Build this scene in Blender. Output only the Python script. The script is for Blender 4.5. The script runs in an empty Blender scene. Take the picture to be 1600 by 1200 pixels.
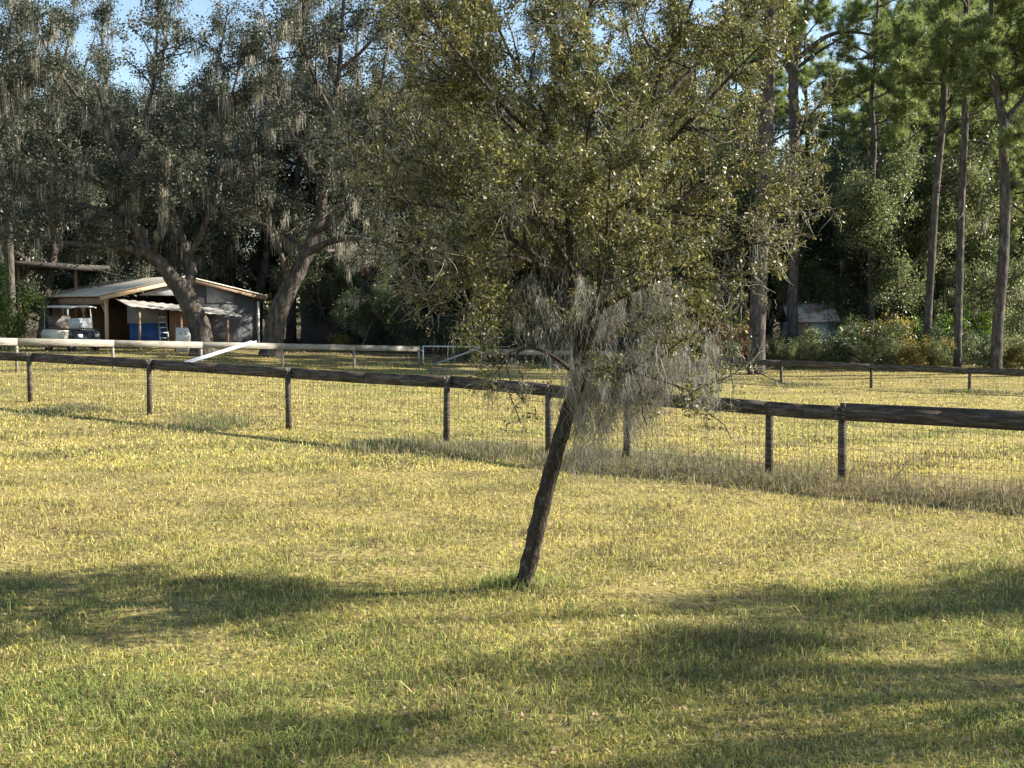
import bpy, math, numpy as np
from mathutils import Vector
R_ = math.radians
scene = bpy.context.scene
COL = scene.collection
F = 2000.0; HC = 2.35; PITCH = math.atan(123 / F)
cp, sp = math.cos(PITCH), math.sin(PITCH)

# ------------------------------------------------------------------ terrain
CT = []
for x in range(-48, 49, 6):
    for y in range(-18, 19, 6):
        CT.append((x, y, 0.0))
CT += [(-22, 24, .1), (-16, 26, .12), (-10.9, 29, .16), (-7.9, 28, .09), (-4.4, 25, .04), (-1, 22, .02), (3.5, 17.5, -.04),
       (8, 22, -.08), (14, 22, -.1), (20, 22, -.1), (0, 30, -.06), (5, 28, -.12), (10, 30, -.2), (16, 30, -.25), (24, 30, -.25),
       (-22, 33, .4), (-18, 33, .42), (-14.8, 37, .45), (-11.5, 41.5, .25), (-8, 46.5, 0.0), (-3.7, 52.6, -.28), (-6, 36, .12),
       (0, 38, -.15), (-2, 45, -.2), (3, 46, -.3), (4, 54, -.3), (8.8, 44.7, -.42), (12.2, 42.5, -.42), (15, 40.5, -.44), (20, 36, -.4),
       (12, 36, -.36), (26, 34, -.4), (18, 46, -.4), (12, 52, -.3), (20, 54, -.2), (26, 46, -.3),
       (-26, 44, .6), (-20, 44, .6), (-19, 50, .58), (-26, 54, .55), (-17, 56, .5), (-13, 52, .4), (-11, 58, .45), (-8, 55, .2),
       (-18, 62, .5), (-24, 64, .5), (-4, 60, 0.0), (4, 62, -.1), (12, 62, -.1), (20, 64, 0.0), (30, 60, 0.0), (38, 46, -.1), (-36, 36, .5), (-36, 56, .5)]
for x in range(-60, 61, 12):
    for y in (74, 88, 104, 120, 150, 190, 240, 300):
        CT.append((x, y, .2))
for x in (-90, -130, -180, -260, -360, 90, 130, 180, 260, 360):
    for y in (-60, 0, 60, 120, 200, 300, 400):
        CT.append((x, y, .1))
CT = np.array(CT)
def H(x, y):
    x = np.asarray(x, float); y = np.asarray(y, float)
    shp = x.shape; x = x.ravel(); y = y.ravel(); out = np.empty_like(x)
    for i in range(0, len(x), 20000):
        dx = x[i:i+20000, None] - CT[None, :, 0]; dy = y[i:i+20000, None] - CT[None, :, 1]
        d2 = dx*dx + dy*dy
        w = np.exp(-d2 / (2 * 3.6**2)) + 1e-9 / (1 + d2)
        out[i:i+20000] = (w * CT[None, :, 2]).sum(1) / w.sum(1)
    out += .02*np.sin(x*1.1+.5)*np.sin(y*.9) + .012*np.sin(x*2.7+y*1.9)
    return out.reshape(shp)
def h(x, y): return float(H(np.array([x]), np.array([y]))[0])
# fast lookup on a grid
GX = np.arange(-70, 70.01, .5); GY = np.arange(-10, 130.01, .5)
GH = H(*np.meshgrid(GX, GY, indexing='ij'))
def HQ(x, y):
    fx = np.clip((x + 70) / .5, 0, len(GX) - 1.001); fy = np.clip((y + 10) / .5, 0, len(GY) - 1.001)
    ix = fx.astype(int); iy = fy.astype(int); ax = fx - ix; ay = fy - iy
    return (GH[ix, iy]*(1-ax)*(1-ay) + GH[ix+1, iy]*ax*(1-ay) + GH[ix, iy+1]*(1-ax)*ay + GH[ix+1, iy+1]*ax*ay)

def W(px, py, Y):
    a = (px - 800) / F; b = (600 - py) / F
    d = np.array([a, b*sp + cp, b*cp - sp]); t = Y / d[1]
    return np.array([d[0]*t, Y, HC + d[2]*t])
def base(px, Y):
    x = (px - 800) / F * Y / (cp); return np.array([x, Y, h(x, Y)])

# ------------------------------------------------------------------ object helpers
def tag(o, label=None, cat=None, group=None, kind=None):
    if label: o['label'] = label
    if cat: o['category'] = cat
    if group: o['group'] = group
    if kind: o['kind'] = kind
    return o
def thing(name, label, cat, loc=(0, 0, 0), rz=0, group=None):
    o = bpy.data.objects.new(name, None); COL.objects.link(o); o.empty_display_size = .3
    o.location = loc; o.rotation_euler = (0, 0, rz)
    return tag(o, label, cat, group)
def mesh_obj(name, V, Fc, mat, parent=None, loc=None, smooth=False, attr=None, faces_n=None):
    """Fc: array (n,k) or list of arrays"""
    V = np.asarray(V, dtype=np.float32).reshape(-1, 3)
    if loc is not None: V = V - np.asarray(loc, dtype=np.float32)
    me = bpy.data.meshes.new(name)
    if isinstance(Fc, np.ndarray): Fc = [Fc]
    if isinstance(Fc, list) and len(Fc) and not isinstance(Fc[0], np.ndarray):
        byk = {}
        for f in Fc: byk.setdefault(len(f), []).append(f)
        Fc = [np.array(v) for v in byk.values()]
    loops = np.concatenate([f.ravel() for f in Fc]).astype(np.int32)
    tot = np.concatenate([np.full(len(f), f.shape[1]) for f in Fc]).astype(np.int32)
    st = np.concatenate([[0], np.cumsum(tot)[:-1]]).astype(np.int32)
    me.vertices.add(len(V)); me.vertices.foreach_set('co', V.ravel())
    me.loops.add(len(loops)); me.loops.foreach_set('vertex_index', loops)
    me.polygons.add(len(tot)); me.polygons.foreach_set('loop_start', st); me.polygons.foreach_set('loop_total', tot)
    if smooth: me.polygons.foreach_set('use_smooth', np.ones(len(tot), dtype=bool))
    me.update(calc_edges=True)
    if attr is not None:
        if attr.ndim == 1:
            a = me.attributes.new('rnd', 'FLOAT', 'POINT'); a.data.foreach_set('value', attr.astype(np.float32))
        else:
            a = me.attributes.new('Col', 'FLOAT_COLOR', 'POINT')
            c = np.ones((len(V), 4), dtype=np.float32); c[:, :3] = attr; a.data.foreach_set('color', c.ravel())
    me.materials.append(mat)
    o = bpy.data.objects.new(name, me); COL.objects.link(o)
    if parent is not None: o.parent = parent
    return o
class MB:
    def __init__(s): s.V = []; s.F = []
    def add(s, V, Fs):
        b = len(s.V); s.V += [tuple(v) for v in V]; s.F += [tuple(i + b for i in f) for f in Fs]; return s
    def box(s, c, size, ax=None, bev=0):
        """box centre c, size; ax = 3 axes rows"""
        c = np.array(c, float); A = np.eye(3) if ax is None else np.array(ax, float)
        hx, hy, hz = [q/2 for q in size]; vs = []
        for dz in (-hz, hz):
            for dx, dy in ((-hx, -hy), (hx, -hy), (hx, hy), (-hx, hy)):
                vs.append(c + A[0]*dx + A[1]*dy + A[2]*dz)
        return s.add(vs, [(3, 2, 1, 0), (4, 5, 6, 7), (0, 1, 5, 4), (1, 2, 6, 5), (2, 3, 7, 6), (3, 0, 4, 7)])
    def beam(s, a, b, w, t, up=(0, 0, 1)):
        """board from a to b; w = extent along 'up', t = thickness"""
        a = np.array(a, float); b = np.array(b, float); d = b - a; L = np.linalg.norm(d); d /= L
        u = np.array(up, float); u = u - d*np.dot(u, d); u /= np.linalg.norm(u); n = np.cross(d, u)
        return s.box((a+b)/2, (L, t, w), (d, n, u))
    def tube(s, pts, rad, n=6, cap=True, rough=0, rng=None):
        pts = np.array(pts, float); rad = np.broadcast_to(np.array(rad, float), (len(pts),))
        T = np.gradient(pts, axis=0); T /= np.linalg.norm(T, axis=1)[:, None] + 1e-12
        ref = np.array([0, 1, 0.01]) if abs(T[0][2]) > .7 else np.array([0, 0, 1.])
        b = len(s.V); ang = np.arange(n)*2*math.pi/n
        for i in range(len(pts)):
            u = np.cross(T[i], ref); nu = np.linalg.norm(u)
            if nu < 1e-4: u = np.cross(T[i], [1, 0, 0]); nu = np.linalg.norm(u)
            u /= nu; v = np.cross(T[i], u); ref = np.cross(u, T[i])
            rr = rad[i]
            if rough and rng is not None: r2 = rr*(1 + rough*rng.uniform(-1, 1, n))
            else: r2 = np.full(n, rr)
            for k in range(n): s.V.append(tuple(pts[i] + (u*math.cos(ang[k]) + v*math.sin(ang[k]))*r2[k]))
        for i in range(len(pts)-1):
            for k in range(n):
                a0 = b + i*n + k; a1 = b + i*n + (k+1) % n
                s.F.append((a0, a1, a1+n, a0+n))
        if cap and n > 3:
            s.F.append(tuple(b + k for k in range(n))[::-1]); s.F.append(tuple(b + (len(pts)-1)*n + k for k in range(n)))
        return s
    def build(s, name, mat, parent=None, loc=None, smooth=False):
        return mesh_obj(name, np.array(s.V), s.F, mat, parent, loc, smooth)

# ------------------------------------------------------------------ materials
def nt(name):
    m = bpy.data.materials.new(name); m.use_nodes = True; n = m.node_tree.nodes; l = m.node_tree.links
    return m, n, l, n['Principled BSDF']
def ramp(n, stops):
    r = n.new('ShaderNodeValToRGB'); e = r.color_ramp.elements
    while len(e) < len(stops): e.new(.5)
    for i, (p, c) in enumerate(stops): e[i].position = p; e[i].color = (*c, 1)
    return r
def mat_noise(name, stops, scale=5, stretch=(1, 1, 1), rough=.8, bump=.3, bscale=None, spec=.3, metal=0, detail=6, bdist=.02):
    m, n, l, b = nt(name)
    tc = n.new('ShaderNodeTexCoord'); mp = n.new('ShaderNodeMapping'); mp.inputs['Scale'].default_value = stretch
    l.new(tc.outputs['Object'], mp.inputs[0])
    t = n.new('ShaderNodeTexNoise'); t.inputs['Scale'].default_value = scale; t.inputs['Detail'].default_value = detail; t.inputs['Roughness'].default_value = .65
    l.new(mp.outputs[0], t.inputs['Vector']); r = ramp(n, stops); l.new(t.outputs['Fac'], r.inputs[0]); l.new(r.outputs[0], b.inputs['Base Color'])
    b.inputs['Roughness'].default_value = rough; b.inputs['Specular IOR Level'].default_value = spec; b.inputs['Metallic'].default_value = metal
    if bump:
        t2 = n.new('ShaderNodeTexNoise'); t2.inputs['Scale'].default_value = bscale or scale*3; t2.inputs['Detail'].default_value = 5
        l.new(mp.outputs[0], t2.inputs['Vector']); bp = n.new('ShaderNodeBump'); bp.inputs['Strength'].default_value = bump; bp.inputs['Distance'].default_value = bdist
        l.new(t2.outputs['Fac'], bp.inputs['Height']); l.new(bp.outputs[0], b.inputs['Normal'])
    return m
def mat_leaf(name, stops, rough=.45, trans=.3, spec=.5, tcol=None):
    m, n, l, b = nt(name)
    a = n.new('ShaderNodeAttribute'); a.attribute_name = 'rnd'
    r = ramp(n, stops); l.new(a.outputs['Fac'], r.inputs[0]); l.new(r.outputs[0], b.inputs['Base Color'])
    b.inputs['Roughness'].default_value = rough; b.inputs['Specular IOR Level'].default_value = spec
    t = n.new('ShaderNodeBsdfTranslucent'); hs = n.new('ShaderNodeHueSaturation'); hs.inputs['Value'].default_value = 1.7; hs.inputs['Saturation'].default_value = 1.15
    l.new(r.outputs[0], hs.inputs['Color']); l.new(hs.outputs[0], t.inputs['Color'])
    mx = n.new('ShaderNodeMixShader'); mx.inputs[0].default_value = trans
    l.new(b.outputs[0], mx.inputs[1]); l.new(t.outputs[0], mx.inputs[2]); l.new(mx.outputs[0], n['Material Output'].inputs['Surface'])
    return m
def mat_plain(name, c, rough=.5, metal=0, spec=.5, var=.12):
    c2 = tuple(v*(1-var) for v in c)
    return mat_noise(name, [(.3, c2), (.7, c)], scale=9, rough=rough, metal=metal, spec=spec, bump=.05)

M = {}
M['oak_bark'] = mat_noise('oak_bark', [(.3, (.035, .029, .024)), (.5, (.075, .063, .052)), (.7, (.18, .155, .125))], scale=7, stretch=(1, 1, .35), bump=1, bscale=14, rough=.95, spec=.1, bdist=.05)
M['sapling_bark'] = mat_noise('sapling_bark', [(.35, (.03, .024, .018)), (.57, (.06, .048, .037)), (.78, (.3, .26, .2))], scale=22, stretch=(1, 1, .5), bump=1, bscale=45, rough=.95, spec=.1, bdist=.02)
M['twig_bark'] = mat_noise('twig_bark', [(.3, (.12, .1, .075)), (.52, (.28, .25, .19)), (.7, (.5, .46, .36))], scale=6, bump=.4, rough=.9, spec=.15)
M['pine_bark'] = mat_noise('pine_bark', [(.3, (.032, .028, .026)), (.5, (.075, .064, .058)), (.72, (.19, .165, .145))], scale=6, stretch=(1, 1, .4), bump=1, bscale=11, rough=.95, spec=.1, bdist=.05)
M['sapling_leaf'] = mat_leaf('sapling_leaf', [(0, (.025, .028, .013)), (.4, (.075, .077, .028)), (.75, (.19, .18, .06)), (.92, (.38, .33, .13)), (1, (.28, .16, .08))], rough=.45, trans=.25, spec=.35)
M['oak_leaf'] = mat_leaf('oak_leaf', [(0, (.018, .024, .016)), (.5, (.05, .06, .036)), (1, (.18, .18, .12))], rough=.5, trans=.22, spec=.3)
M['dark_leaf'] = mat_leaf('dark_leaf', [(0, (.035, .05, .024)), (.6, (.085, .11, .045)), (1, (.17, .19, .085))], rough=.4, trans=.25)
M['olive_leaf'] = mat_leaf('olive_leaf', [(0, (.05, .065, .028)), (.6, (.14, .16, .07)), (1, (.28, .28, .14))], rough=.4, trans=.45)
M['far_leaf'] = mat_leaf('far_leaf', [(0, (.05, .06, .03)), (1, (.12, .14, .07))], rough=.9, trans=.15, spec=.05)
M['green_leaf'] = mat_leaf('green_leaf', [(0, (.05, .08, .015)), (.6, (.1, .16, .03)), (1, (.2, .26, .05))], rough=.45, trans=.35)
M['yellow_leaf'] = mat_leaf('yellow_leaf', [(0, (.1, .1, .03)), (.6, (.22, .19, .06)), (1, (.45, .3, .09))], rough=.5, trans=.35)
M['rust_leaf'] = mat_leaf('rust_leaf', [(0, (.1, .05, .025)), (.6, (.22, .11, .05)), (1, (.34, .2, .1))], rough=.6, trans=.3)
M['needle'] = mat_leaf('needle', [(0, (.07, .095, .04)), (.6, (.17, .21, .075)), (1, (.34, .35, .13))], rough=.42, trans=.42)
M['young_moss'] = mat_leaf('young_moss', [(0, (.11, .102, .085)), (.6, (.23, .217, .18)), (1, (.38, .36, .3))], rough=.9, trans=.15, spec=.1)
M['moss'] = mat_leaf('moss', [(0, (.13, .12, .095)), (.6, (.3, .28, .22)), (1, (.52, .49, .4))], rough=.9, trans=.25, spec=.1)
M['fence_dark'] = mat_noise('fence_dark', [(.32, (.035, .028, .022)), (.5, (.085, .07, .056)), (.7, (.22, .19, .155))], scale=3, stretch=(1, 1, 9), bump=.9, bscale=16, rough=.9, spec=.15)
M['fence_pale'] = mat_noise('fence_pale', [(.32, (.1, .09, .07)), (.45, (.24, .22, .18)), (.75, (.35, .325, .27))], scale=2.2, stretch=(1, 1, 5), bump=.4, rough=.85, spec=.2)
M['post_end'] = mat_noise('post_end', [(.3, (.2, .17, .13)), (.6, (.34, .3, .23))], scale=9, bump=.4, rough=.9)
M['wire'] = mat_noise('wire', [(.3, (.07, .06, .05)), (.7, (.16, .14, .12))], scale=6, rough=.6, metal=.4, bump=0)
M['pale_metal'] = mat_noise('pale_metal', [(.3, (.3, .32, .36)), (.7, (.46, .49, .54))], scale=3, rough=.4, metal=.25, bump=.05)
M['blue_metal'] = mat_noise('blue_metal', [(.3, (.17, .21, .3)), (.7, (.26, .31, .42))], scale=3, rough=.35, metal=.3, bump=.05)
M['galv'] = mat_noise('galv', [(.3, (.5, .51, .5)), (.7, (.68, .69, .67))], scale=5, rough=.4, metal=.4, bump=.05)
M['roof_metal'] = mat_noise('roof_metal', [(.25, (.25, .18, .11)), (.42, (.6, .54, .42)), (.75, (.78, .73, .6))], scale=1.4, rough=.5, metal=.15, bump=.1, spec=.4)
M['awning_metal'] = mat_noise('awning_metal', [(.3, (.14, .125, .1)), (.5, (.34, .32, .28)), (.75, (.46, .44, .4))], scale=1.6, rough=.6, metal=.1, bump=.1)
M['old_roof'] = mat_noise('old_roof', [(.3, (.03, .027, .025)), (.55, (.07, .06, .05)), (.8, (.18, .16, .14))], scale=1.2, rough=.8, bump=.2)
M['fascia_sunlit'] = mat_noise('fascia_sunlit', [(.3, (.62, .42, .26)), (.7, (.74, .55, .37))], scale=3, rough=.8, bump=.15)  # sunlit brightness of the left gable board put into its colour
M['shed_frame'] = mat_noise('shed_frame', [(.3, (.2, .13, .085)), (.7, (.36, .25, .17))], scale=5, rough=.85, bump=.2)
M['tarpaper'] = mat_noise('tarpaper', [(.3, (.07, .07, .075)), (.6, (.12, .12, .125)), (.8, (.2, .195, .19))], scale=1.3, rough=.85, bump=.25)
M['plywood'] = mat_noise('plywood', [(.3, (.22, .12, .07)), (.7, (.34, .2, .12))], scale=2.5, stretch=(1, 1, .3), rough=.85, bump=.15)
M['blue_tarp'] = mat_noise('blue_tarp', [(.3, (.02, .07, .22)), (.7, (.035, .12, .36))], scale=2, rough=.5, bump=.4, bdist=.05)
M['grey_cloth'] = mat_noise('grey_cloth', [(.3, (.2, .2, .21)), (.7, (.32, .31, .31))], scale=3, rough=.9, bump=.3)
M['white_paint'] = mat_noise('white_paint', [(.25, (.5, .46, .38)), (.5, (.76, .74, .68))], scale=3, rough=.6, bump=.1)
M['ink'] = mat_plain('ink', (.12, .11, .1), .8)
M['dirt_floor'] = mat_noise('dirt_floor', [(.3, (.13, .1, .07)), (.7, (.22, .17, .12))], scale=2, rough=.95)
M['cart_cream'] = mat_plain('cart_cream', (.86, .8, .6), .35, var=.05)
M['cart_black'] = mat_plain('cart_black', (.03, .03, .033), .25)
M['cart_roof'] = mat_plain('cart_roof', (.72, .72, .7), .45)
M['rubber'] = mat_plain('rubber', (.02, .02, .02), .85)
M['seat_vinyl'] = mat_plain('seat_vinyl', (.12, .1, .085), .6)
M['lamp_glass'] = mat_plain('lamp_glass', (.8, .8, .78), .12)
M['house_wall'] = mat_noise('house_wall', [(.3, (.1, .1, .105)), (.7, (.2, .195, .2))], scale=2, stretch=(1, 1, 5), rough=.8, bump=.2)
M['red_roof'] = mat_noise('red_roof', [(.3, (.36, .1, .08)), (.6, (.52, .2, .16)), (.8, (.6, .32, .26))], scale=2, rough=.6, bump=.1)
M['trailer_wall'] = mat_noise('trailer_wall', [(.3, (.34, .35, .34)), (.6, (.55, .57, .57))], scale=2, stretch=(1, 1, .3), rough=.6, bump=.15)
M['rust_roof'] = mat_noise('rust_roof', [(.3, (.2, .1, .06)), (.45, (.45, .32, .26)), (.6, (.7, .66, .62))], scale=2, rough=.7, bump=.2)
M['orange_sheet'] = mat_plain('orange_sheet', (.6, .25, .1), .7)
def mat_glass():
    m, n, l, b = nt('windshield_plastic')
    b.inputs['Base Color'].default_value = (.62, .66, .68, 1); b.inputs['Roughness'].default_value = .35; b.inputs['Transmission Weight'].default_value = .3
    t = n.new('ShaderNodeTexNoise'); t.inputs['Scale'].default_value = 7; r = ramp(n, [(.35, (.4, .43, .46)), (.65, (.75, .77, .78))])
    l.new(t.outputs['Fac'], r.inputs[0]); l.new(r.outputs[0], b.inputs['Base Color'])
    return m
M['windshield'] = mat_glass()
def mat_ground():
    m, n, l, b = nt('meadow_soil')
    g = n.new('ShaderNodeNewGeometry')
    t = n.new('ShaderNodeTexNoise'); t.inputs['Scale'].default_value = 1.1; t.inputs['Detail'].default_value = 8; t.inputs['Roughness'].default_value = .7
    l.new(g.outputs['Position'], t.inputs['Vector'])
    r = ramp(n, [(.3, (.12, .09, .045)), (.45, (.25, .21, .08)), (.6, (.36, .29, .12)), (.75, (.43, .34, .16))]); l.new(t.outputs['Fac'], r.inputs[0])
    t3 = n.new('ShaderNodeTexNoise'); t3.inputs['Scale'].default_value = 14; t3.inputs['Detail'].default_value = 6; l.new(g.outputs['Position'], t3.inputs['Vector'])
    r3 = ramp(n, [(.3, (.45, .45, .4)), (.7, (1.15, 1.12, 1.05))]); l.new(t3.outputs['Fac'], r3.inputs[0])
    mm = n.new('ShaderNodeMix'); mm.data_type = 'RGBA'; mm.blend_type = 'MULTIPLY'; mm.inputs[0].default_value = 1
    l.new(r.outputs[0], mm.inputs[6]); l.new(r3.outputs[0], mm.inputs[7])
    # leaf litter under the woods (beyond ~56 m)
    sx = n.new('ShaderNodeSeparateXYZ'); l.new(g.outputs['Position'], sx.inputs[0])
    tn = n.new('ShaderNodeTexNoise'); tn.inputs['Scale'].default_value = .3; l.new(g.outputs['Position'], tn.inputs['Vector'])
    ma = n.new('ShaderNodeMath'); ma.operation = 'MULTIPLY_ADD'; ma.inputs[1].default_value = 8; l.new(tn.outputs['Fac'], ma.inputs[0]); l.new(sx.outputs['Y'], ma.inputs[2])
    mr = n.new('ShaderNodeMapRange'); mr.inputs['From Min'].default_value = 57; mr.inputs['From Max'].default_value = 61; l.new(ma.outputs[0], mr.inputs['Value'])
    mx = n.new('ShaderNodeMix'); mx.data_type = 'RGBA'; l.new(mr.outputs[0], mx.inputs[0]); l.new(mm.outputs[2], mx.inputs[6]); mx.inputs[7].default_value = (.09, .065, .04, 1)
    l.new(mx.outputs[2], b.inputs['Base Color']); b.inputs['Roughness'].default_value = .95; b.inputs['Specular IOR Level'].default_value = .1
    bp = n.new('ShaderNodeBump'); bp.inputs['Strength'].default_value = .8; bp.inputs['Distance'].default_value = .05; l.new(t3.outputs['Fac'], bp.inputs['Height']); l.new(bp.outputs[0], b.inputs['Normal'])
    return m
M['ground'] = mat_ground()
def mat_grass():
    m, n, l, b = nt('grass_blades')
    a = n.new('ShaderNodeAttribute'); a.attribute_name = 'Col'
    l.new(a.outputs['Color'], b.inputs['Base Color']); b.inputs['Roughness'].default_value = .6; b.inputs['Specular IOR Level'].default_value = .3
    t = n.new('ShaderNodeBsdfTranslucent'); l.new(a.outputs['Color'], t.inputs['Color'])
    mx = n.new('ShaderNodeMixShader'); mx.inputs[0].default_value = .4
    l.new(b.outputs[0], mx.inputs[1]); l.new(t.outputs[0], mx.inputs[2]); l.new(mx.outputs[0], n['Material Output'].inputs['Surface'])
    return m
M['grass'] = mat_grass()

# ------------------------------------------------------------------ light, sky, camera
SUN_EL = R_(29); SUN_AZ = R_(9)   # azimuth from +X towards +Y
sd = Vector((math.cos(SUN_EL)*math.cos(SUN_AZ), math.cos(SUN_EL)*math.sin(SUN_AZ), math.sin(SUN_EL)))
sl = bpy.data.lights.new('sun', 'SUN'); sl.energy = 5; sl.angle = R_(.5); sl.color = (1, .94, .84)
so = bpy.data.objects.new('sun', sl); COL.objects.link(so); so.rotation_euler = sd.to_track_quat('Z', 'Y').to_euler()
w = bpy.data.worlds.new('World'); scene.world = w; w.use_nodes = True; wn = w.node_tree.nodes
sky = wn.new('ShaderNodeTexSky'); sky.sky_type = 'NISHITA'; sky.sun_disc = False; sky.sun_elevation = SUN_EL
sky.sun_rotation = R_(90) - SUN_AZ; sky.air_density = 1.0; sky.dust_density = .4
w.node_tree.links.new(sky.outputs[0], wn['Background'].inputs[0]); wn['Background'].inputs[1].default_value = .08
cam = bpy.data.cameras.new('camera'); cam.lens = F/1600*36; cam.sensor_width = 36; cam.clip_end = 2000; cam.clip_start = .1
co = bpy.data.objects.new('camera', cam); COL.objects.link(co); co.location = (0, 0, HC); co.rotation_euler = (math.pi/2 - PITCH, 0, 0); scene.camera = co
vs = scene.view_settings; vs.view_transform = 'Standard'; vs.look = 'None'; vs.gamma = 1; vs.exposure = 1.58
scene.cycles.max_bounces = 5; scene.cycles.diffuse_bounces = 3; scene.cycles.glossy_bounces = 2; scene.cycles.transmission_bounces = 4

# ------------------------------------------------------------------ ground
def make_ground():
    xs = np.unique(np.concatenate([np.arange(-40, 40.01, .8), np.linspace(-700, -40, 24), np.linspace(40, 700, 24)]))
    ys = np.unique(np.concatenate([np.arange(-6, 76.01, .8), np.linspace(-300, -6, 12), np.linspace(76, 1000, 24)]))
    X, Y = np.meshgrid(xs, ys, indexing='ij'); Z = H(X, Y)
    V = np.stack([X, Y, Z], -1).reshape(-1, 3); nx, ny = len(xs), len(ys)
    i, j = np.meshgrid(np.arange(nx-1), np.arange(ny-1), indexing='ij'); a = (i*ny+j).ravel()
    Fc = np.stack([a, a+ny, a+ny+1, a+1], 1)
    o = mesh_obj('ground', V, Fc, M['ground'], smooth=True); tag(o, kind='structure')
make_ground()

# ------------------------------------------------------------------ grass
def snoise(x, y, rng, n=14, f0=.3, f1=2.2):
    o = np.zeros_like(x)
    for k in range(n):
        f = f0*(f1/f0)**(k/(n-1)); a = rng.uniform(0, 6.28); ph = rng.uniform(0, 6.28)
        o += np.sin((x*math.cos(a) + y*math.sin(a))*f*6.28/2 + ph) / (1 + .3*k)
    return o / 3.0
NF0 = np.array([-10.9, 29.0]); NF1 = np.array([6.2, 15.57])     # near fence line on the ground
nfd = (NF1-NF0)/np.linalg.norm(NF1-NF0)
STRAW = np.array([.6, .5, .19]); YEL = np.array([.55, .48, .11]); GRN = np.array([.17, .22, .06]); BRN = np.array([.21, .16, .08]); LIME = np.array([.36, .39, .1])
def blades(x, y, hgt, wid, col, rng, lean=.6, seg5=True, z=None):
    N = len(x); z0 = HQ(x, y) - .01 if z is None else z
    a = rng.uniform(0, 2*math.pi, N); dx, dy = np.cos(a), np.sin(a)
    b = rng.uniform(0, 2*math.pi, N); ln = np.abs(rng.normal(0, lean, N)); lx, ly = np.cos(b)*ln*hgt, np.sin(b)*ln*hgt
    P0 = np.stack([x, y, z0], 1); S = np.stack([dx*wid/2, dy*wid/2, 0*x], 1)
    top = P0 + np.stack([lx, ly, hgt*np.clip(1-.4*ln, .18, 1)], 1)
    if seg5:
        mid = P0 + np.stack([lx*.3, ly*.3, hgt*.6], 1)
        V = np.stack([P0-S, P0+S, mid+S*.8, mid-S*.8, top], 1).reshape(-1, 3)
        k = np.arange(N)*5
        Fc = [np.stack([k, k+1, k+2, k+3], 1), np.stack([k+3, k+2, k+4], 1)]
        C = np.repeat(col, 5, axis=0)
        return V, Fc, C, 5*N
    V = np.stack([P0-S, P0+S, top], 1).reshape(-1, 3); k = np.arange(N)*3
    return V, [np.stack([k, k+1, k+2], 1)], np.repeat(col, 3, axis=0), 3*N
class Acc:
    def __init__(s): s.V = []; s.F = {}; s.C = []; s.n = 0
    def add(s, V, Fc, C, n):
        s.V.append(V); s.C.append(C)
        for f in Fc: s.F.setdefault(f.shape[1], []).append(f + s.n)
        s.n += n
    def build(s, name, mat, **k):
        return mesh_obj(name, np.concatenate(s.V), [np.concatenate(v) for v in s.F.values()], mat, attr=np.concatenate(s.C), **k)
def palette(x, y, rng):
    N = len(x); r2 = np.random.default_rng(5)
    n1 = snoise(x, y, r2, f0=.15, f1=2.5); n2 = snoise(x, y, np.random.default_rng(8), f0=.6, f1=5)
    near = np.clip((15.5 - y)/6, 0, 1)
    pg = np.clip(.12 + .3*near + .4*n1 + .2*n2, .02, .9)
    pb = np.clip(.2 + .4*n2 - .2*n1, .04, .7)
    u = rng.uniform(0, 1, N)
    col = np.where((rng.uniform(0, 1, N) < .55)[:, None], STRAW, YEL)
    col = np.where((u < pg)[:, None], np.where((rng.uniform(0, 1, N) < .45)[:, None], GRN, LIME), col)
    col = np.where((u > 1-pb)[:, None], BRN, col)
    return col * rng.uniform(.55, 1.4, N)[:, None], n1, n2
def ysample(N, y0, y1, p, rng):
    u = rng.uniform(0, 1, N); q = 1-p
    return (y0**q + u*(y1**q - y0**q))**(1/q)
rng = np.random.default_rng(1)
ga = Acc()
N = 360000; y = ysample(N, 5.2, 19, 1.6, rng); x = rng.uniform(-1, 1, N)*(y*.43 + 1.6)
# clump the blades
cl = rng.integers(0, N, N//7); nearc = rng.integers(0, len(cl), N); mixm = rng.uniform(0, 1, N) < .55
x = np.where(mixm, x[cl][nearc] + rng.normal(0, .035, N), x); y = np.where(mixm, y[cl][nearc] + rng.normal(0, .035, N), y)
bare = snoise(x, y, np.random.default_rng(44), f0=.5, f1=6); kp = rng.uniform(0, 1, N) < np.clip(1.15 - 1.1*np.clip(bare, 0, 1), .15, 1); x, y = x[kp], y[kp]; N = len(x)
col, n1, n2 = palette(x, y, rng)
hg = rng.uniform(.022, .085, N)*(1 + .5*np.clip(n2, -1, 1)) * np.where(rng.uniform(0, 1, N) < .05, 1.6, 1)
ga.add(*blades(x, y, hg, rng.uniform(.003, .007, N)*(1 + .04*y), col, rng, 1.5))
N = 260000; y = ysample(N, 18, 60, 1.5, rng); x = rng.uniform(-1, 1, N)*(y*.43 + 2)
col, n1, n2 = palette(x, y, rng)
hg = rng.uniform(.03, .085, N)*(1 + .35*np.clip(n2, -1, 1))
ga.add(*blades(x, y, hg, rng.uniform(.012, .03, N)*(1 + .02*y), col, rng, 1.3, seg5=False))
o = ga.build('grass', M['grass']); tag(o, 'short dry yellow green pasture grass covering the whole field', 'grass', kind='stuff')

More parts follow.
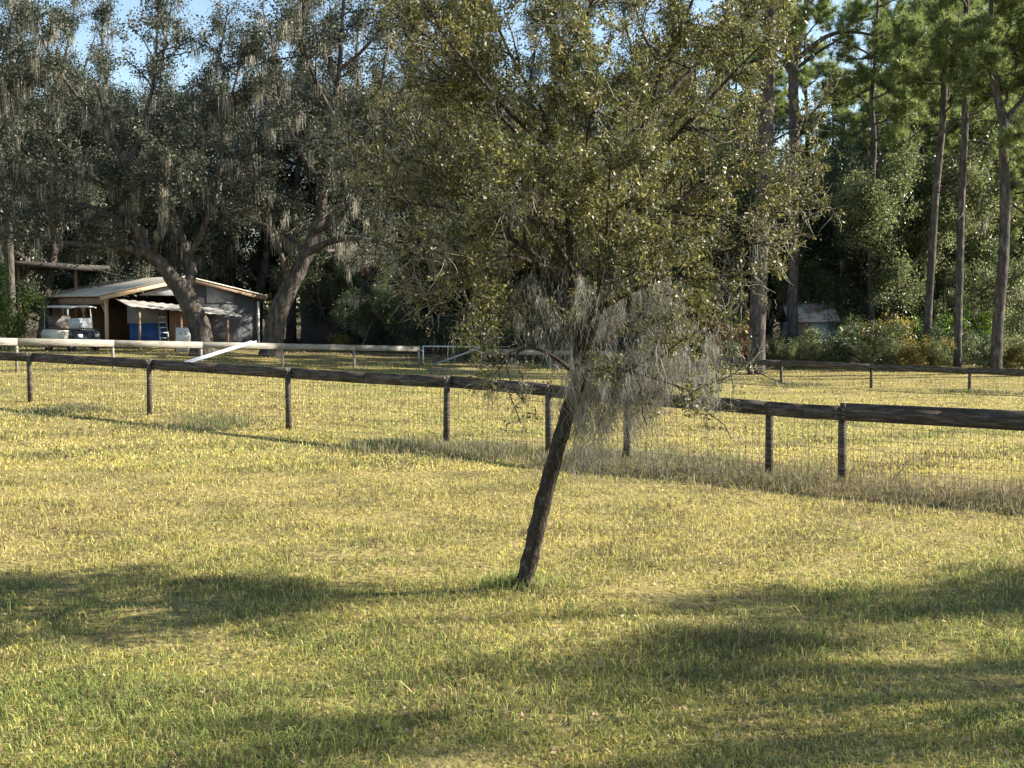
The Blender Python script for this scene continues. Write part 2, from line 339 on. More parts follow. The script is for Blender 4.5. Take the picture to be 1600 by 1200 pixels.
# weeds along the fences, grass tuft round the young tree
wa = Acc()
def strip_weeds(P0, P1, N, spread, hmin, hmax, cols, rng, off=0, wid=(.006, .014), lean=.6, patch=True):
    t = rng.uniform(0, 1, N); s = rng.normal(off, spread, N)
    d = (P1-P0); L = np.linalg.norm(d); d = d/L; nrm = np.array([-d[1], d[0]])
    x = P0[0] + d[0]*t*L + nrm[0]*s; y = P0[1] + d[1]*t*L + nrm[1]*s
    if patch:
        pn = snoise(x, y, np.random.default_rng(21), f0=.25, f1=1.4); k = rng.uniform(-.35, .7, N) < pn; x, y, pn = x[k], y[k], pn[k]
        hh = rng.uniform(hmin, hmax, len(x))*(.6 + .5*np.clip(pn, 0, 1.2))
    else: hh = rng.uniform(hmin, hmax, len(x))
    c = np.array(cols)[rng.integers(0, len(cols), len(x))]*rng.uniform(.7, 1.25, len(x))[:, None]
    wa.add(*blades(x, y, hh, rng.uniform(*wid, len(x)), c, rng, lean))
dk = [[.13, .17, .05], [.2, .24, .08], [.3, .3, .12], [.2, .15, .1], [.27, .2, .14]]
strip_weeds(NF0 + (NF0-NF1)*.3, NF0*.0 + np.array([-1, 21.2]), 64000, .6, .05, .24, dk, rng, off=-.5, wid=(.008, .02))
strip_weeds(np.array([-1, 21.2]), NF1 + nfd*4, 50000, .65, .05, .26, dk + [[.34, .25, .2]], rng, off=-.35, wid=(.006, .015))
strip_weeds(np.array([1., 19.6]), NF1 + nfd*4, 15000, .6, .05, .24, [[.2, .19, .09], [.3, .25, .13], [.24, .17, .12], [.42, .35, .18], [.13, .15, .06], [.2, .14, .09]], rng, off=-.45, wid=(.005, .011), patch=False, lean=1.3)
strip_weeds(np.array([3.6, 17.6]), NF1 + nfd*4, 9000, .35, .15, .42, [[.4, .34, .2], [.3, .26, .12], [.2, .22, .08]], rng, off=0, wid=(.005, .01), patch=True)
strip_weeds(np.array([-16., 35.3]), np.array([-3.7, 52.6]), 12000, .4, .08, .22, dk, rng, wid=(.014, .03))
strip_weeds(np.array([7, 46.8]), np.array([20, 36.]), 14000, .3, .1, .25, dk, rng, wid=(.014, .03))
tb = W(820, 912, 10.62)
N = 650; a = rng.uniform(0, 6.28, N); rr = np.abs(rng.normal(0, .15, N))
c = np.array([[.13, .22, .04], [.24, .32, .07], [.42, .42, .12], [.5, .4, .2]])[rng.integers(0, 4, N)]*rng.uniform(.7, 1.3, N)[:, None]
wa.add(*blades(tb[0]-.05 + rr*np.cos(a)*1.5, tb[1]-.02 + rr*np.sin(a), rng.uniform(.05, .2, N), rng.uniform(.004, .009, N), c, rng, .8))
o = wa.build('weeds', M['grass']); tag(o, 'ragged dark green and brown weeds growing along the foot of the fences and tree', 'weeds', kind='stuff')

def fallen(N):
    rng = np.random.default_rng(66); y = ysample(N, 5.3, 22, 1.3, rng); x = rng.uniform(-1, 1, N)*(y*.43 + 1.5); z = HQ(x, y) + rng.uniform(.0, .04, N)
    d = rng.uniform(0, 6.28, N); L = rng.uniform(.02, .05, N); w = L*.45; ux, uy = np.cos(d), np.sin(d); P = np.stack([x, y, z], 1)
    U = np.stack([ux*L, uy*L, rng.normal(0, .012, N)], 1); S = np.stack([-uy*w/2, ux*w/2, rng.normal(0, .006, N)], 1)
    V = np.stack([P, P + U*.5 + S, P + U, P + U*.5 - S], 1).reshape(-1, 3); k = np.arange(N)*4
    C = np.array([[.3, .19, .1], [.42, .3, .17], [.2, .12, .07], [.5, .4, .26]])[rng.integers(0, 4, N)]*rng.uniform(.7, 1.2, N)[:, None]
    o = mesh_obj('fallen_leaves', V, np.stack([k, k+1, k+2, k+3], 1), M['grass'], attr=np.repeat(C, 4, axis=0)); tag(o, 'small dry brown leaves scattered through the pasture grass', 'leaf litter', kind='stuff')
fallen(9000)

# ------------------------------------------------------------------ foliage helpers
def unit(v): return v / (np.linalg.norm(v, axis=-1, keepdims=True) + 1e-12)
def leaves(P, size, aspect, rng, droop=0, rv=None, upb=.35):
    N = len(P); d = unit(rng.normal(0, 1, (N, 3)) + np.array([0, 0, -droop])); q = unit(rng.normal(0, 1, (N, 3)) + np.array([0, 0, upb]))
    s = unit(np.cross(d, q)); nn = np.cross(s, d)
    L = (size*rng.uniform(.6, 1.25, N))[:, None]; Wd = L*aspect
    V = np.stack([P, P + d*L*.45 + s*Wd*.5 + nn*Wd*.12, P + d*L, P + d*L*.45 - s*Wd*.5 + nn*Wd*.12], 1).reshape(-1, 3)
    k = np.arange(N)*4
    r = np.clip((rng.uniform(0, 1, N) if rv is None else rv), 0, 1)
    return V, np.stack([k, k+1, k+2, k+3], 1), np.repeat(r, 4)
def strands(P, length, width, rng, seg=4, sway=.08, spread=.05):
    """hanging strips, P = tops"""
    N = len(P); L = length*rng.uniform(.35, 1.15, N); a = rng.uniform(0, 6.28, N); S = np.stack([np.cos(a), np.sin(a), 0*a], 1)
    Vs = []; off = np.zeros((N, 3))
    for i in range(seg+1):
        t = i/seg; off = off + (rng.normal(0, sway, (N, 3))*np.array([1, 1, 0])*L[:, None]/seg if i else 0)
        c = P + off + np.stack([0*L, 0*L, -L*t], 1)
        w = width*(1 - .75*t)*rng.uniform(.6, 1.3, N)
        Vs += [c - S*w[:, None]/2, c + S*w[:, None]/2]
    V = np.stack(Vs, 1).reshape(-1, 3); n = 2*(seg+1); k = np.arange(N)*n
    Fc = np.concatenate([np.stack([k+2*i, k+2*i+1, k+2*i+3, k+2*i+2], 1) for i in range(seg)])
    return V, Fc, np.repeat(rng.uniform(0, 1, N), n)
def moss_clumps(anch, rng, n, per, length, width, clump=.08, seg=4, sway=.1):
    idx = rng.integers(0, len(anch), n); ln = length*rng.uniform(.35, 1.2, n)
    P = np.repeat(anch[idx], per, axis=0) + rng.normal(0, 1, (n*per, 3))*np.array([clump, clump, clump*.6])
    return strands(P, np.repeat(ln, per), width, rng, seg, sway)
def path(p, d, L, n, wob, up, rng):
    pts = [np.array(p, float)]; d = np.array(d, float)
    for i in range(n):
        d = unit(d + rng.normal(0, wob, 3) + np.array([0, 0, up])); pts.append(pts[-1] + d*L/n)
    return np.array(pts)
def smooth_path(pts, k=3):
    """Catmull-Rom"""
    P = np.array(pts, float); P = np.vstack([2*P[0]-P[1], P, 2*P[-1]-P[-2]]); out = []
    for i in range(1, len(P)-2):
        for j in range(k):
            t = j/k; a, b, c, d = P[i-1], P[i], P[i+1], P[i+2]
            out.append(.5*((2*b) + (c-a)*t + (2*a-5*b+4*c-d)*t*t + (3*b-a-3*c+d)*t**3))
    out.append(P[-2]); return np.array(out)
def child_dir(tan, rng, out=.9, up=.15):
    r = unit(rng.normal(0, 1, 3)); r = unit(r - tan*np.dot(r, tan)); return unit(tan*.55 + r*out + np.array([0, 0, up]))
def ramify(mb_l, mb_t, limbs, rng, nb, Lb, nt_, Lt, up=.15, t0=.2, wob=.25, rtw=.006, anch_n=3, sides=5):
    """limbs: list of (pts, radii). returns leaf anchors and branch points (for moss)"""
    A = []; B = []
    for pts, rad in limbs:
        rad = np.array(rad); n = len(pts)
        for _ in range(nb if not callable(nb) else nb(pts)):
            t = rng.uniform(t0, 1)**.85; f = t*(n-1); i = min(int(f), n-2); p = pts[i] + (pts[i+1]-pts[i])*(f-i)
            tan = unit(pts[i+1]-pts[i]); r0 = np.interp(f, np.arange(n), rad)
            L = Lb*rng.uniform(.6, 1.25)*(1.15-.45*t)
            bp = path(p, child_dir(tan, rng, up=up), L, 4, wob, up*.4, rng)
            rb = max(min(r0*.55, L*.022), rtw*1.5); mb_l.tube(bp, np.linspace(rb, rtw*1.3, 5), n=sides, cap=False); B.append(bp)
            for _ in range(nt_):
                g = rng.uniform(.25, 1)*4; j = min(int(g), 3); q = bp[j] + (bp[j+1]-bp[j])*(g-j)
                tp = path(q, child_dir(unit(bp[j+1]-bp[j]), rng, up=up), Lt*rng.uniform(.5, 1.3), 3, wob*1.2, up*.3, rng)
                mb_t.tube(tp, np.linspace(rtw, rtw*.4, 4), n=3, cap=False)
                for k in range(anch_n): 
                    s = rng.uniform(.2, 3.0); jj = min(int(s), 2); A.append(tp[jj] + (tp[jj+1]-tp[jj])*(s-jj))
        B.append(pts[int(n*.35):])
    return np.array(A), np.concatenate(B)
def leaf_cloud(A, per, rad, size, aspect, rng, **k):
    P = np.repeat(A, per, axis=0) + rng.normal(0, rad, (len(A)*per, 3))
    # tone shared within clumps, plus scatter
    rv = np.repeat(rng.uniform(0, 1, len(A)), per)*.4 + rng.uniform(0, 1, len(P))*.6
    return leaves(P, size, aspect, rng, rv=rv, **k)
def limb_px(pts, Y0, r0, r1, k=3):
    """pts: (px, py, dY)"""
    P = smooth_path([W(a, b, Y0 + c) for a, b, c in pts], k); n = len(P)
    return P, r0 + (r1-r0)*np.linspace(0, 1, n)**.8

# ------------------------------------------------------------------ the young oak in the foreground
def young_oak():
    rng = np.random.default_rng(77); Y0 = 10.5
    loc = W(820, 912, Y0)
    root = thing('young_oak', 'slender leaning young oak with moss in its crown standing alone in the foreground pasture', 'tree', loc)
    tr = MB(); P, r = limb_px([(816, 925, 0), (822, 900, 0), (838, 830, 0), (857, 752, .02), (880, 670, .03), (903, 600, .04), (915, 540, .05)], Y0, .074, .06, 6)
    r[:4] = r[:4]*np.array([2.0, 1.6, 1.3, 1.12]); r *= 1 + .06*np.sin(np.arange(len(r))*1.7)
    tr.tube(P, r, n=12, rough=.07, rng=rng)
    L = [
     ([(908, 580, .04), (900, 500, .05), (893, 420, .1), (888, 330, .1), (880, 240, .15), (868, 130, .1), (858, 20, .2), (850, -90, .2)], .055, .008),
     ([(912, 560, .04), (932, 500, 0), (955, 430, -.1), (975, 350, -.1), (990, 280, -.15), (1008, 200, -.1), (1035, 110, -.2), (1075, 20, -.3), (1110, -80, -.3)], .058, .008),
     ([(955, 430, -.1), (990, 390, .1), (1030, 345, .2), (1080, 300, .3), (1140, 260, .4), (1200, 225, .5), (1262, 190, .6)], .034, .006),
     ([(898, 470, .1), (860, 420, 0), (810, 380, -.1), (755, 345, -.2), (700, 325, -.3), (640, 318, -.4), (580, 300, -.5)], .032, .005),
     ([(893, 420, .1), (855, 370, .3), (805, 310, .5), (750, 262, .7), (690, 235, .8), (620, 225, .9), (560, 215, 1.)], .03, .005),
     ([(888, 330, .1), (850, 270, -.1), (800, 200, -.3), (745, 150, -.4), (690, 110, -.5), (640, 60, -.6)], .03, .005),
     ([(880, 250, .15), (845, 170, .4), (800, 90, .6), (765, 10, .8), (745, -70, .9)], .026, .005),
     ([(985, 300, -.1), (1040, 230, -.3), (1095, 170, -.5), (1150, 110, -.6), (1200, 60, -.8)], .028, .005),
     ([(1005, 210, -.1), (1060, 130, .3), (1120, 70, .6), (1170, 10, .8), (1215, -60, 1.)], .024, .005),
     ([(940, 480, 0), (985, 455, -.3), (1040, 430, -.5), (1100, 405, -.6), (1160, 385, -.7), (1215, 375, -.8)], .03, .005),
     ([(925, 520, 0), (965, 505, .3), (1020, 500, .5), (1075, 510, .6), (1125, 535, .7), (1160, 565, .8)], .026, .005),
     ([(908, 580, 0), (950, 575, -.3), (1000, 585, -.5), (1050, 600, -.6), (1085, 615, -.7)], .022, .004),
     ([(905, 590, 0), (870, 560, -.3), (835, 545, -.4), (800, 550, -.5), (770, 575, -.6)], .022, .004),
     ([(902, 530, 0), (860, 490, .4), (810, 460, .7), (750, 440, .9), (700, 425, 1.), (650, 400, 1.1)], .024, .004),
     ([(910, 540, 0), (930, 470, -.6), (945, 400, -1.0), (950, 320, -1.4), (955, 240, -1.7)], .03, .005),
     ([(910, 540, 0), (890, 460, .6), (880, 380, 1.1), (860, 300, 1.5), (840, 220, 1.8)], .03, .005),
     ([(975, 340, 0), (1010, 280, .7), (1040, 200, 1.2), (1060, 120, 1.6)], .025, .005),
     ([(893, 420, 0), (850, 350, -.8), (800, 290, -1.3), (760, 230, -1.6)], .025, .005),
     ([(1030, 345, .2), (1090, 350, .5), (1150, 340, .7), (1210, 320, .9), (1270, 300, 1.)], .02, .004),
     ([(640, 318, -.4), (600, 270, -.4), (560, 240, -.4), (530, 215, -.4)], .008, .003),
     ([(928, 500, 0), (975, 440, .8), (1020, 400, 1.2), (1080, 360, 1.5)], .02, .004),
     ([(868, 130, .1), (900, 60, -.4), (930, -10, -.6), (950, -80, -.7)], .018, .004),
     ([(888, 330, 0), (910, 250, -.7), (925, 170, -1.0), (935, 90, -1.2)], .02, .004),
     ([(1035, 110, -.2), (1000, 40, .2), (985, -40, .4)], .015, .004),
     ([(860, 420, 0), (800, 400, -.5), (740, 400, -.8), (680, 395, -1), (630, 370, -1.1)], .02, .004),
     ([(850, 350, -.8), (790, 330, -.2), (730, 300, .1), (670, 285, .3), (600, 290, .5)], .02, .004),
     ([(868, 240, .15), (800, 180, -.7), (740, 110, -1.1), (690, 50, -1.3), (660, -20, -1.4)], .022, .004),
     ([(850, 180, .4), (780, 130, 1.0), (710, 90, 1.3), (650, 50, 1.5), (610, -10, 1.6)], .02, .004),
     ([(800, 310, .5), (740, 240, 1.1), (680, 190, 1.4), (620, 150, 1.6)], .018, .004),
     ([(810, 380, -.1), (750, 430, -.6), (700, 470, -.9), (670, 490, -1)], .014, .003),
    ]
    limbs = [limb_px(a, Y0, b*1.0, c) for a, b, c in L]
    br = MB()
    for P, r in limbs: br.tube(P, r, n=7, cap=False, rough=.08, rng=rng)
    tw = MB()
    A, B = ramify(br, tw, limbs, rng, lambda p: int(4 + 7.2*np.linalg.norm(p[-1]-p[0])), .6, 9, .24, up=.12, rtw=.0032, t0=.22, anch_n=6, sides=4)
    # inner sparse twigs
    pj = np.stack([800 + A[:, 0]/A[:, 1]*F*cp, 477 + (HC-A[:, 2])/A[:, 1]*F], 1)
    keep = np.ones(len(A)); keep[pj[:, 1] > 585] = .65; keep[(pj[:, 1] > 622)] = .15
    keep[(pj[:, 0] > 1120) & (pj[:, 1] > 320)] *= .3
    keep[(pj[:, 0] > 1110) & (pj[:, 1] > 430)] *= .45; keep[(pj[:, 0] < 900) & (pj[:, 1] > 560)] *= .6; keep *= .85
    keep[(pj[:, 0] > 1240)] *= .6; keep[(pj[:, 0] < 700)] *= .75; keep[(pj[:, 0] < 640)] *= .45; keep[(pj[:, 0] < 740) & (pj[:, 1] > 330)] *= .55; keep[(pj[:, 0] < 720) & (pj[:, 1] > 380)] *= .5;
    gn = np.sin(A[:, 0]*4.1+1)*np.sin(A[:, 2]*3.7+.4)*np.sin(A[:, 1]*3.3); keep[gn > .22] *= .22; keep[(pj[:, 0] < 830) & (pj[:, 1] > 470)] *= .55
    A = A[rng.uniform(0, 1, len(A)) < keep]
    V, Fc, rv = leaf_cloud(A, 10, .024, .036, .42, rng, droop=.25, upb=.5)
    print('young oak leaves', len(Fc))
    tr.build('trunk', M['sapling_bark'], root, loc, smooth=True)
    br.build('branches', M['sapling_bark'], root, loc, smooth=True)
    t = tw.build('twigs', M['twig_bark'], root, loc)
    mesh_obj('crown', V, Fc, M['sapling_leaf'], root, loc, attr=rv)
    # moss: tangled grey strands in the low crown right of the trunk, and hanging curtains
    acc = Acc()
    def mclump(px, py, dY, spx, spy, n, per, ln):
        c = []; 
        for _ in range(n): c.append(W(rng.normal(px, spx), rng.normal(py, spy), Y0 + dY + rng.normal(0, .25)))
        c = np.array(c); V, Fc, rv = moss_clumps(c, rng, n, per, ln, .0055, .028, 8, .5); acc.add(V, [Fc], rv, len(V))
    for px in (898, 906, 918, 938, 950, 964, 976, 992, 1006):
        for _ in range(4):
            x = px + rng.normal(0, 5); mclump(x, rng.uniform(550, 650), rng.normal(.12, .22), 2.5, 6, 3, 15, rng.uniform(.3, .75))
    for px in (1035, 1052, 1070, 1085, 1100, 1112):
        for _ in range(3): mclump(px + rng.normal(0, 4), rng.uniform(545, 605), rng.normal(-.3, .2), 2.5, 6, 3, 18, rng.uniform(.2, .4))
    for _ in range(90): mclump(rng.normal(985, 65), rng.uniform(430, 620), rng.normal(-.1, .5), 3, 5, 2, 16, rng.uniform(.12, .35))
    for _ in range(18): mclump(rng.normal(830, 60), rng.uniform(280, 560), rng.normal(-.1, .6), 3, 5, 2, 12, rng.uniform(.1, .3))
    i = rng.integers(0, len(B), 300); V, Fc, rv = moss_clumps(B[i], rng, 90, 12, .22, .004, .04, 5, .25); acc.add(V, [Fc], rv, len(V))
    # small curly tangles in the low crown
    for _ in range(260):
        c = W(rng.normal(960, 95), rng.normal(520, 70), Y0 + rng.normal(-.1, .4)); m = 10
        P = c + rng.normal(0, .03, (m, 3)); V, Fc, rv = strands(P, np.full(m, .16), .0035, rng, 5, .5); acc.add(V, [Fc], rv, len(V))
    acc.build('spanish_moss', M['young_moss'], parent=root, loc=loc)
young_oak()

# ------------------------------------------------------------------ generic trees (built at the origin)
def oak_proto(name, seed, Ht, spread, lf, nleaf=4, moss=150, mossL=.8, lean=0, ntr=7, trunk_h=.3, r0=.32, size=.13, leafmat='oak_leaf', mossw=.03):
    rng = np.random.default_rng(seed); root = thing(name, None, 'tree')
    th = Ht*trunk_h
    T = path((0, 0, -.2), (lean, 0, 1), th+.2, 4, .06, .05, rng); tr = MB(); rr = np.array([1.35, 1.02, .92, .86, .8])*r0
    tr.tube(T, rr, n=9, rough=.1, rng=rng)
    limbs = []
    lead = path(T[-1]-np.array([0, 0, .2]), unit(T[-1]-T[-2]), Ht-th, 7, .16, .12, rng); limbs.append((lead, np.linspace(r0*.75, .03, 8)))
    for k in range(ntr):
        a = k*2.4 + rng.uniform(-.4, .4); z = rng.uniform(0, .55); i = z*6; j = int(i); p = lead[j] + (lead[j+1]-lead[j])*(i-j)
        d = unit(np.array([math.cos(a), math.sin(a), rng.uniform(.25, .9)])); L = spread*rng.uniform(.8, 1.15)*(1.1 - .45*z)
        P = path(p, d, L, 6, .2, .05, rng); limbs.append((P, np.linspace(r0*.42, .025, 7)))
        if rng.uniform() < .8:
            q = P[3]; P2 = path(q, child_dir(unit(P[3]-P[2]), rng, .7, .4), L*.6, 5, .2, .08, rng); limbs.append((P2, np.linspace(r0*.22, .02, 6)))
    br = MB()
    for P, r in limbs: br.tube(P, r, n=6, cap=False, rough=.1, rng=rng)
    tw = br
    A, B = ramify(br, tw, limbs, rng, lambda p: int(3 + 1.7*np.linalg.norm(p[-1]-p[0])), spread*.42, 6, spread*.16, up=.15, rtw=.012, t0=.25, anch_n=3, sides=4)
    V, Fc, rv = leaf_cloud(A, nleaf*lf, .2, size, .5, rng)
    tr.build('trunk', M['oak_bark'], root, smooth=True); br.build('branches', M['oak_bark'], root, smooth=True)
    mesh_obj('crown', V, Fc, M[leafmat], root, attr=rv)
    if moss:
        V, Fc, rv2 = moss_clumps(B, rng, moss, 14, mossL, mossw, .13, 4, .12); mesh_obj('spanish_moss', V, Fc, M['moss'], root, attr=rv2)
    print(name, len(A), 'leaves', len(rv)//4)
    return root
def tufts(A, rng, per=34, L=.3, w=.021):
    N = len(A)*per; P = np.repeat(A, per, axis=0); d = unit(rng.normal(0, 1, (N, 3)) + np.array([0, 0, .35])); s = unit(np.cross(d, rng.normal(0, 1, (N, 3))))
    Ln = (L*rng.uniform(.6, 1.2, N))[:, None]; V = np.stack([P - s*w/2, P + s*w/2, P + d*Ln], 1).reshape(-1, 3); k = np.arange(N)*3
    rv = np.repeat(rng.uniform(0, 1, len(A)), per)*.6 + rng.uniform(0, .4, N)
    return V, np.stack([k, k+1, k+2], 1), np.repeat(rv, 3)
def pine_parts(root, trunk_pts, trunk_r, crown_from, rng, nl=12, Ll=2.6, extra=None, loc=None, per=36, droop=0.0, stubs=5):
    tr = MB(); tr.tube(trunk_pts, trunk_r, n=9, rough=.06, rng=rng)
    n = len(trunk_pts); limbs = []
    for k in range(nl):
        t = crown_from + (1-crown_from)*(k+.5)/nl; f = t*(n-1); i = min(int(f), n-2); p = trunk_pts[i] + (trunk_pts[i+1]-trunk_pts[i])*(f-i)
        a = k*2.39 + rng.uniform(-.5, .5); L = Ll*rng.uniform(.6, 1.2)*(1.1 - .55*(t-crown_from)/(1-crown_from))
        P = path(p, unit(np.array([math.cos(a), math.sin(a), rng.uniform(-.1, .5)-droop])), L, 6, .26, .07, rng); limbs.append((P, np.linspace(.055, .015, 7)))
    if extra: limbs += extra
    br = MB()
    for P, r in limbs: br.tube(P, r, n=5, cap=False)
    for k in range(stubs):
        t = rng.uniform(min(.3, crown_from*.7), crown_from); f = t*(n-1); i = min(int(f), n-2); p = trunk_pts[i]
        a = rng.uniform(0, 6.28); P = path(p, (math.cos(a), math.sin(a), .1), rng.uniform(.6, 1.8), 4, .25, -.05, rng); br.tube(P, np.linspace(.03, .008, 5), n=4, cap=False)
    A, B = ramify(br, br, limbs, rng, lambda p: int(4 + 3.4*np.linalg.norm(p[-1]-p[0])), .95, 5, .4, up=.3, rtw=.01, t0=.3, anch_n=2, sides=4)
    A = A + rng.normal(0, .04, A.shape)
    V, Fc, rv = tufts(A, rng, per)
    tr.build('trunk', M['pine_bark'], root, loc, smooth=True); br.build('branches', M['pine_bark'], root, loc, smooth=True)
    mesh_obj('crown', V, Fc, M['needle'], root, loc, attr=rv)
    print(root.name, 'tufts', len(A))
def pine_proto(name, seed, Ht, r0, crown=.5, nl=14, Ll=2.6):
    rng = np.random.default_rng(seed); root = thing(name, None, 'pine tree')
    T = path((0, 0, -.2), (rng.uniform(-.05, .05), 0, 1), Ht, 10, .035, .02, rng); pine_parts(root, T, np.linspace(r0, .04, 11)**1.0, crown, rng, nl, Ll)
    return root
def shrub_proto(name, seed, Ht, wid, mat, nst=9, size=.1, lf=9, cat='shrub', nbr=6):
    rng = np.random.default_rng(seed); root = thing(name, None, cat)
    limbs = []
    for k in range(nst):
        a = rng.uniform(0, 6.28); P = path((rng.normal(0, wid*.12), rng.normal(0, wid*.12), -.05), unit(np.array([math.cos(a)*wid*.5, math.sin(a)*wid*.5, Ht*rng.uniform(.6, 1)])), Ht*rng.uniform(.65, 1.05), 5, .18, .03, rng)
        limbs.append((P, np.linspace(.025, .008, 6)))
    st = MB()
    for P, r in limbs: st.tube(P, r, n=4, cap=False)
    A, B = ramify(st, st, limbs, rng, nbr, Ht*.34, 5, Ht*.14, up=.1, rtw=.005, t0=.08, anch_n=2, sides=3)
    A = A[A[:, 2] > .03]
    V, Fc, rv = leaf_cloud(A, lf, .09, size, .5, rng)
    V[:, 2] = np.maximum(V[:, 2], -.05)
    st.build('stems', M['oak_bark'], root); mesh_obj('foliage', V, Fc, M[mat], root, attr=rv)
    return root
def copy_tree(src, loc, rz=0, s=1, sz=None, label=None, group=None, name=None):
    r = src.copy(); COL.objects.link(r); r.location = loc; r.rotation_euler = (0, 0, rz); r.scale = (s, s, sz or s)
    for k in ('label', 'group'):
        if k in r: del r[k]
    if name: r.name = name
    tag(r, label, None, group)
    for ch in list(src.children):
        c = ch.copy(); COL.objects.link(c); c.parent = r
    return r
USED = set()
def put(src, px, Y, label, rz=None, s=1, sz=None, group=None, X=None):
    global prng
    x = (px-800)/F*Y if X is None else X
    loc = (x, Y, h(x, Y) - .03); rz = prng.uniform(0, 6.28) if rz is None else rz
    if src.name not in USED:
        USED.add(src.name); src.location = loc; src.rotation_euler = (0, 0, rz); src.scale = (s, s, sz or s); tag(src, label, None, group); return src
    return copy_tree(src, loc, rz, s, sz, label, group)
prng = np.random.default_rng(9)

def sun_gap(A):
    '''canopy gap through which the low sun reaches the shed roof and the board beside it'''
    def q(z0):
        t = (A[:, 2]-z0)/sd.z; return A[:, 0]-sd.x*t, A[:, 1]-sd.y*t
    x, y = q(3.0); m = (x > -22) & (x < -14.6) & (y > 54) & (y < 61.5)
    x, y = q(1.2); m |= (x > -19.6) & (x < -16.6) & (y > 50.8) & (y < 53.6); m |= (x > -14.6) & (x < -13) & (y > 52.4) & (y < 54.2)
    return m & (A[:, 2] > 3.4)
# --- the two big mossy live oaks on the left, drawn limb by limb
def big_oak(label, Y0, base_px, trunk, limbs_px, seed, r0, leaf_n=12, moss=300, nb=1.7, Lb=2.1, rt=.7):
    rng = np.random.default_rng(seed); b = base(*base_px)
    root = thing('live_oak', label, 'tree', b, group='mossy live oaks around the shed')
    T = smooth_path([b + np.array([0, 0, -.25])] + [W(a, c, Y0 + d) for a, c, d in trunk], 4)
    r = np.linspace(1, rt, len(T))*r0; r[0] *= 1.45; r[1] *= 1.22; r[2] *= 1.1
    tr = MB(); tr.tube(T, r, n=14, rough=.08, rng=rng)
    limbs = [limb_px(p, Y0, a, c) for p, a, c in limbs_px]; br = MB()
    for P, rr in limbs: br.tube(P, rr, n=8, cap=False, rough=.1, rng=rng)
    A, B = ramify(br, br, limbs, rng, lambda p: int(4 + nb*np.linalg.norm(p[-1]-p[0])), Lb, 7, .8, up=.12, rtw=.012, t0=.2, anch_n=3, sides=4)
    A = A[~sun_gap(A) | (rng.uniform(0, 1, len(A)) < .12)]; B = B[~sun_gap(B) | (rng.uniform(0, 1, len(B)) < .15)]
    V, Fc, rv = leaf_cloud(A, leaf_n, .13, .14, .5, rng)
    print('big oak leaves', len(Fc))
    tr.build('trunk', M['oak_bark'], root, b, smooth=True); br.build('branches', M['oak_bark'], root, b, smooth=True)
    mesh_obj('crown', V, Fc, M['oak_leaf'], root, b, attr=rv)
    V, Fc, rv2 = moss_clumps(B, rng, moss, 22, .75, .03, .1, 5, .12); mesh_obj('spanish_moss', V, Fc, M['moss'], root, b, attr=rv2)
big_oak('massive forked live oak leaning left across the front of the shed', 51, (318, 51), [(314, 520, 0), (303, 490, 0), (288, 458, 0), (278, 440, 0)],
    [([(283, 452, 0), (262, 425, -.2), (240, 402, -.3), (222, 380, -.4), (208, 350, -.5), (198, 325, -.6), (205, 290, -.8), (190, 250, -1), (170, 200, -1.2), (150, 130, -1.4)], .36, .05),
     ([(236, 398, -.3), (200, 388, -.8), (160, 384, -1.2), (110, 380, -1.6), (60, 372, -2), (0, 360, -2.4)], .2, .04),
     ([(290, 450, 0), (300, 425, .2), (292, 400, .4), (285, 370, .6), (270, 330, .8), (255, 290, 1), (230, 265, 1.2), (215, 220, 1.4)], .24, .05),
     ([(292, 405, .4), (312, 370, 0), (330, 320, -.2), (345, 260, -.4), (350, 190, -.6), (370, 120, -.8), (380, 50, -1)], .15, .03),
     ([(205, 310, -.6), (160, 290, -1), (110, 270, -1.4), (60, 260, -1.8), (10, 250, -2)], .15, .03),
     ([(222, 380, -.4), (180, 340, .6), (130, 320, 1.4), (80, 310, 2), (20, 300, 2.5), (-40, 280, 3)], .15, .03),
     ([(198, 270, -.9), (220, 200, -.4), (240, 130, 0), (245, 60, .4), (250, -20, .6)], .12, .03),
     ([(170, 200, -1.2), (120, 150, -1.4), (80, 90, -1.6), (50, 30, -1.8)], .1, .03),
     ([(255, 290, 1), (300, 240, 1.8), (330, 180, 2.2), (350, 110, 2.6)], .1, .03),
     ([(60, 260, -1.8), (20, 200, -2), (-10, 140, -2.2), (-30, 80, -2.2)], .08, .02),
     ([(240, 402, -.3), (250, 350, -1.4), (255, 300, -2.2), (260, 250, -2.6)], .12, .03)], 5, .44, rt=.85)
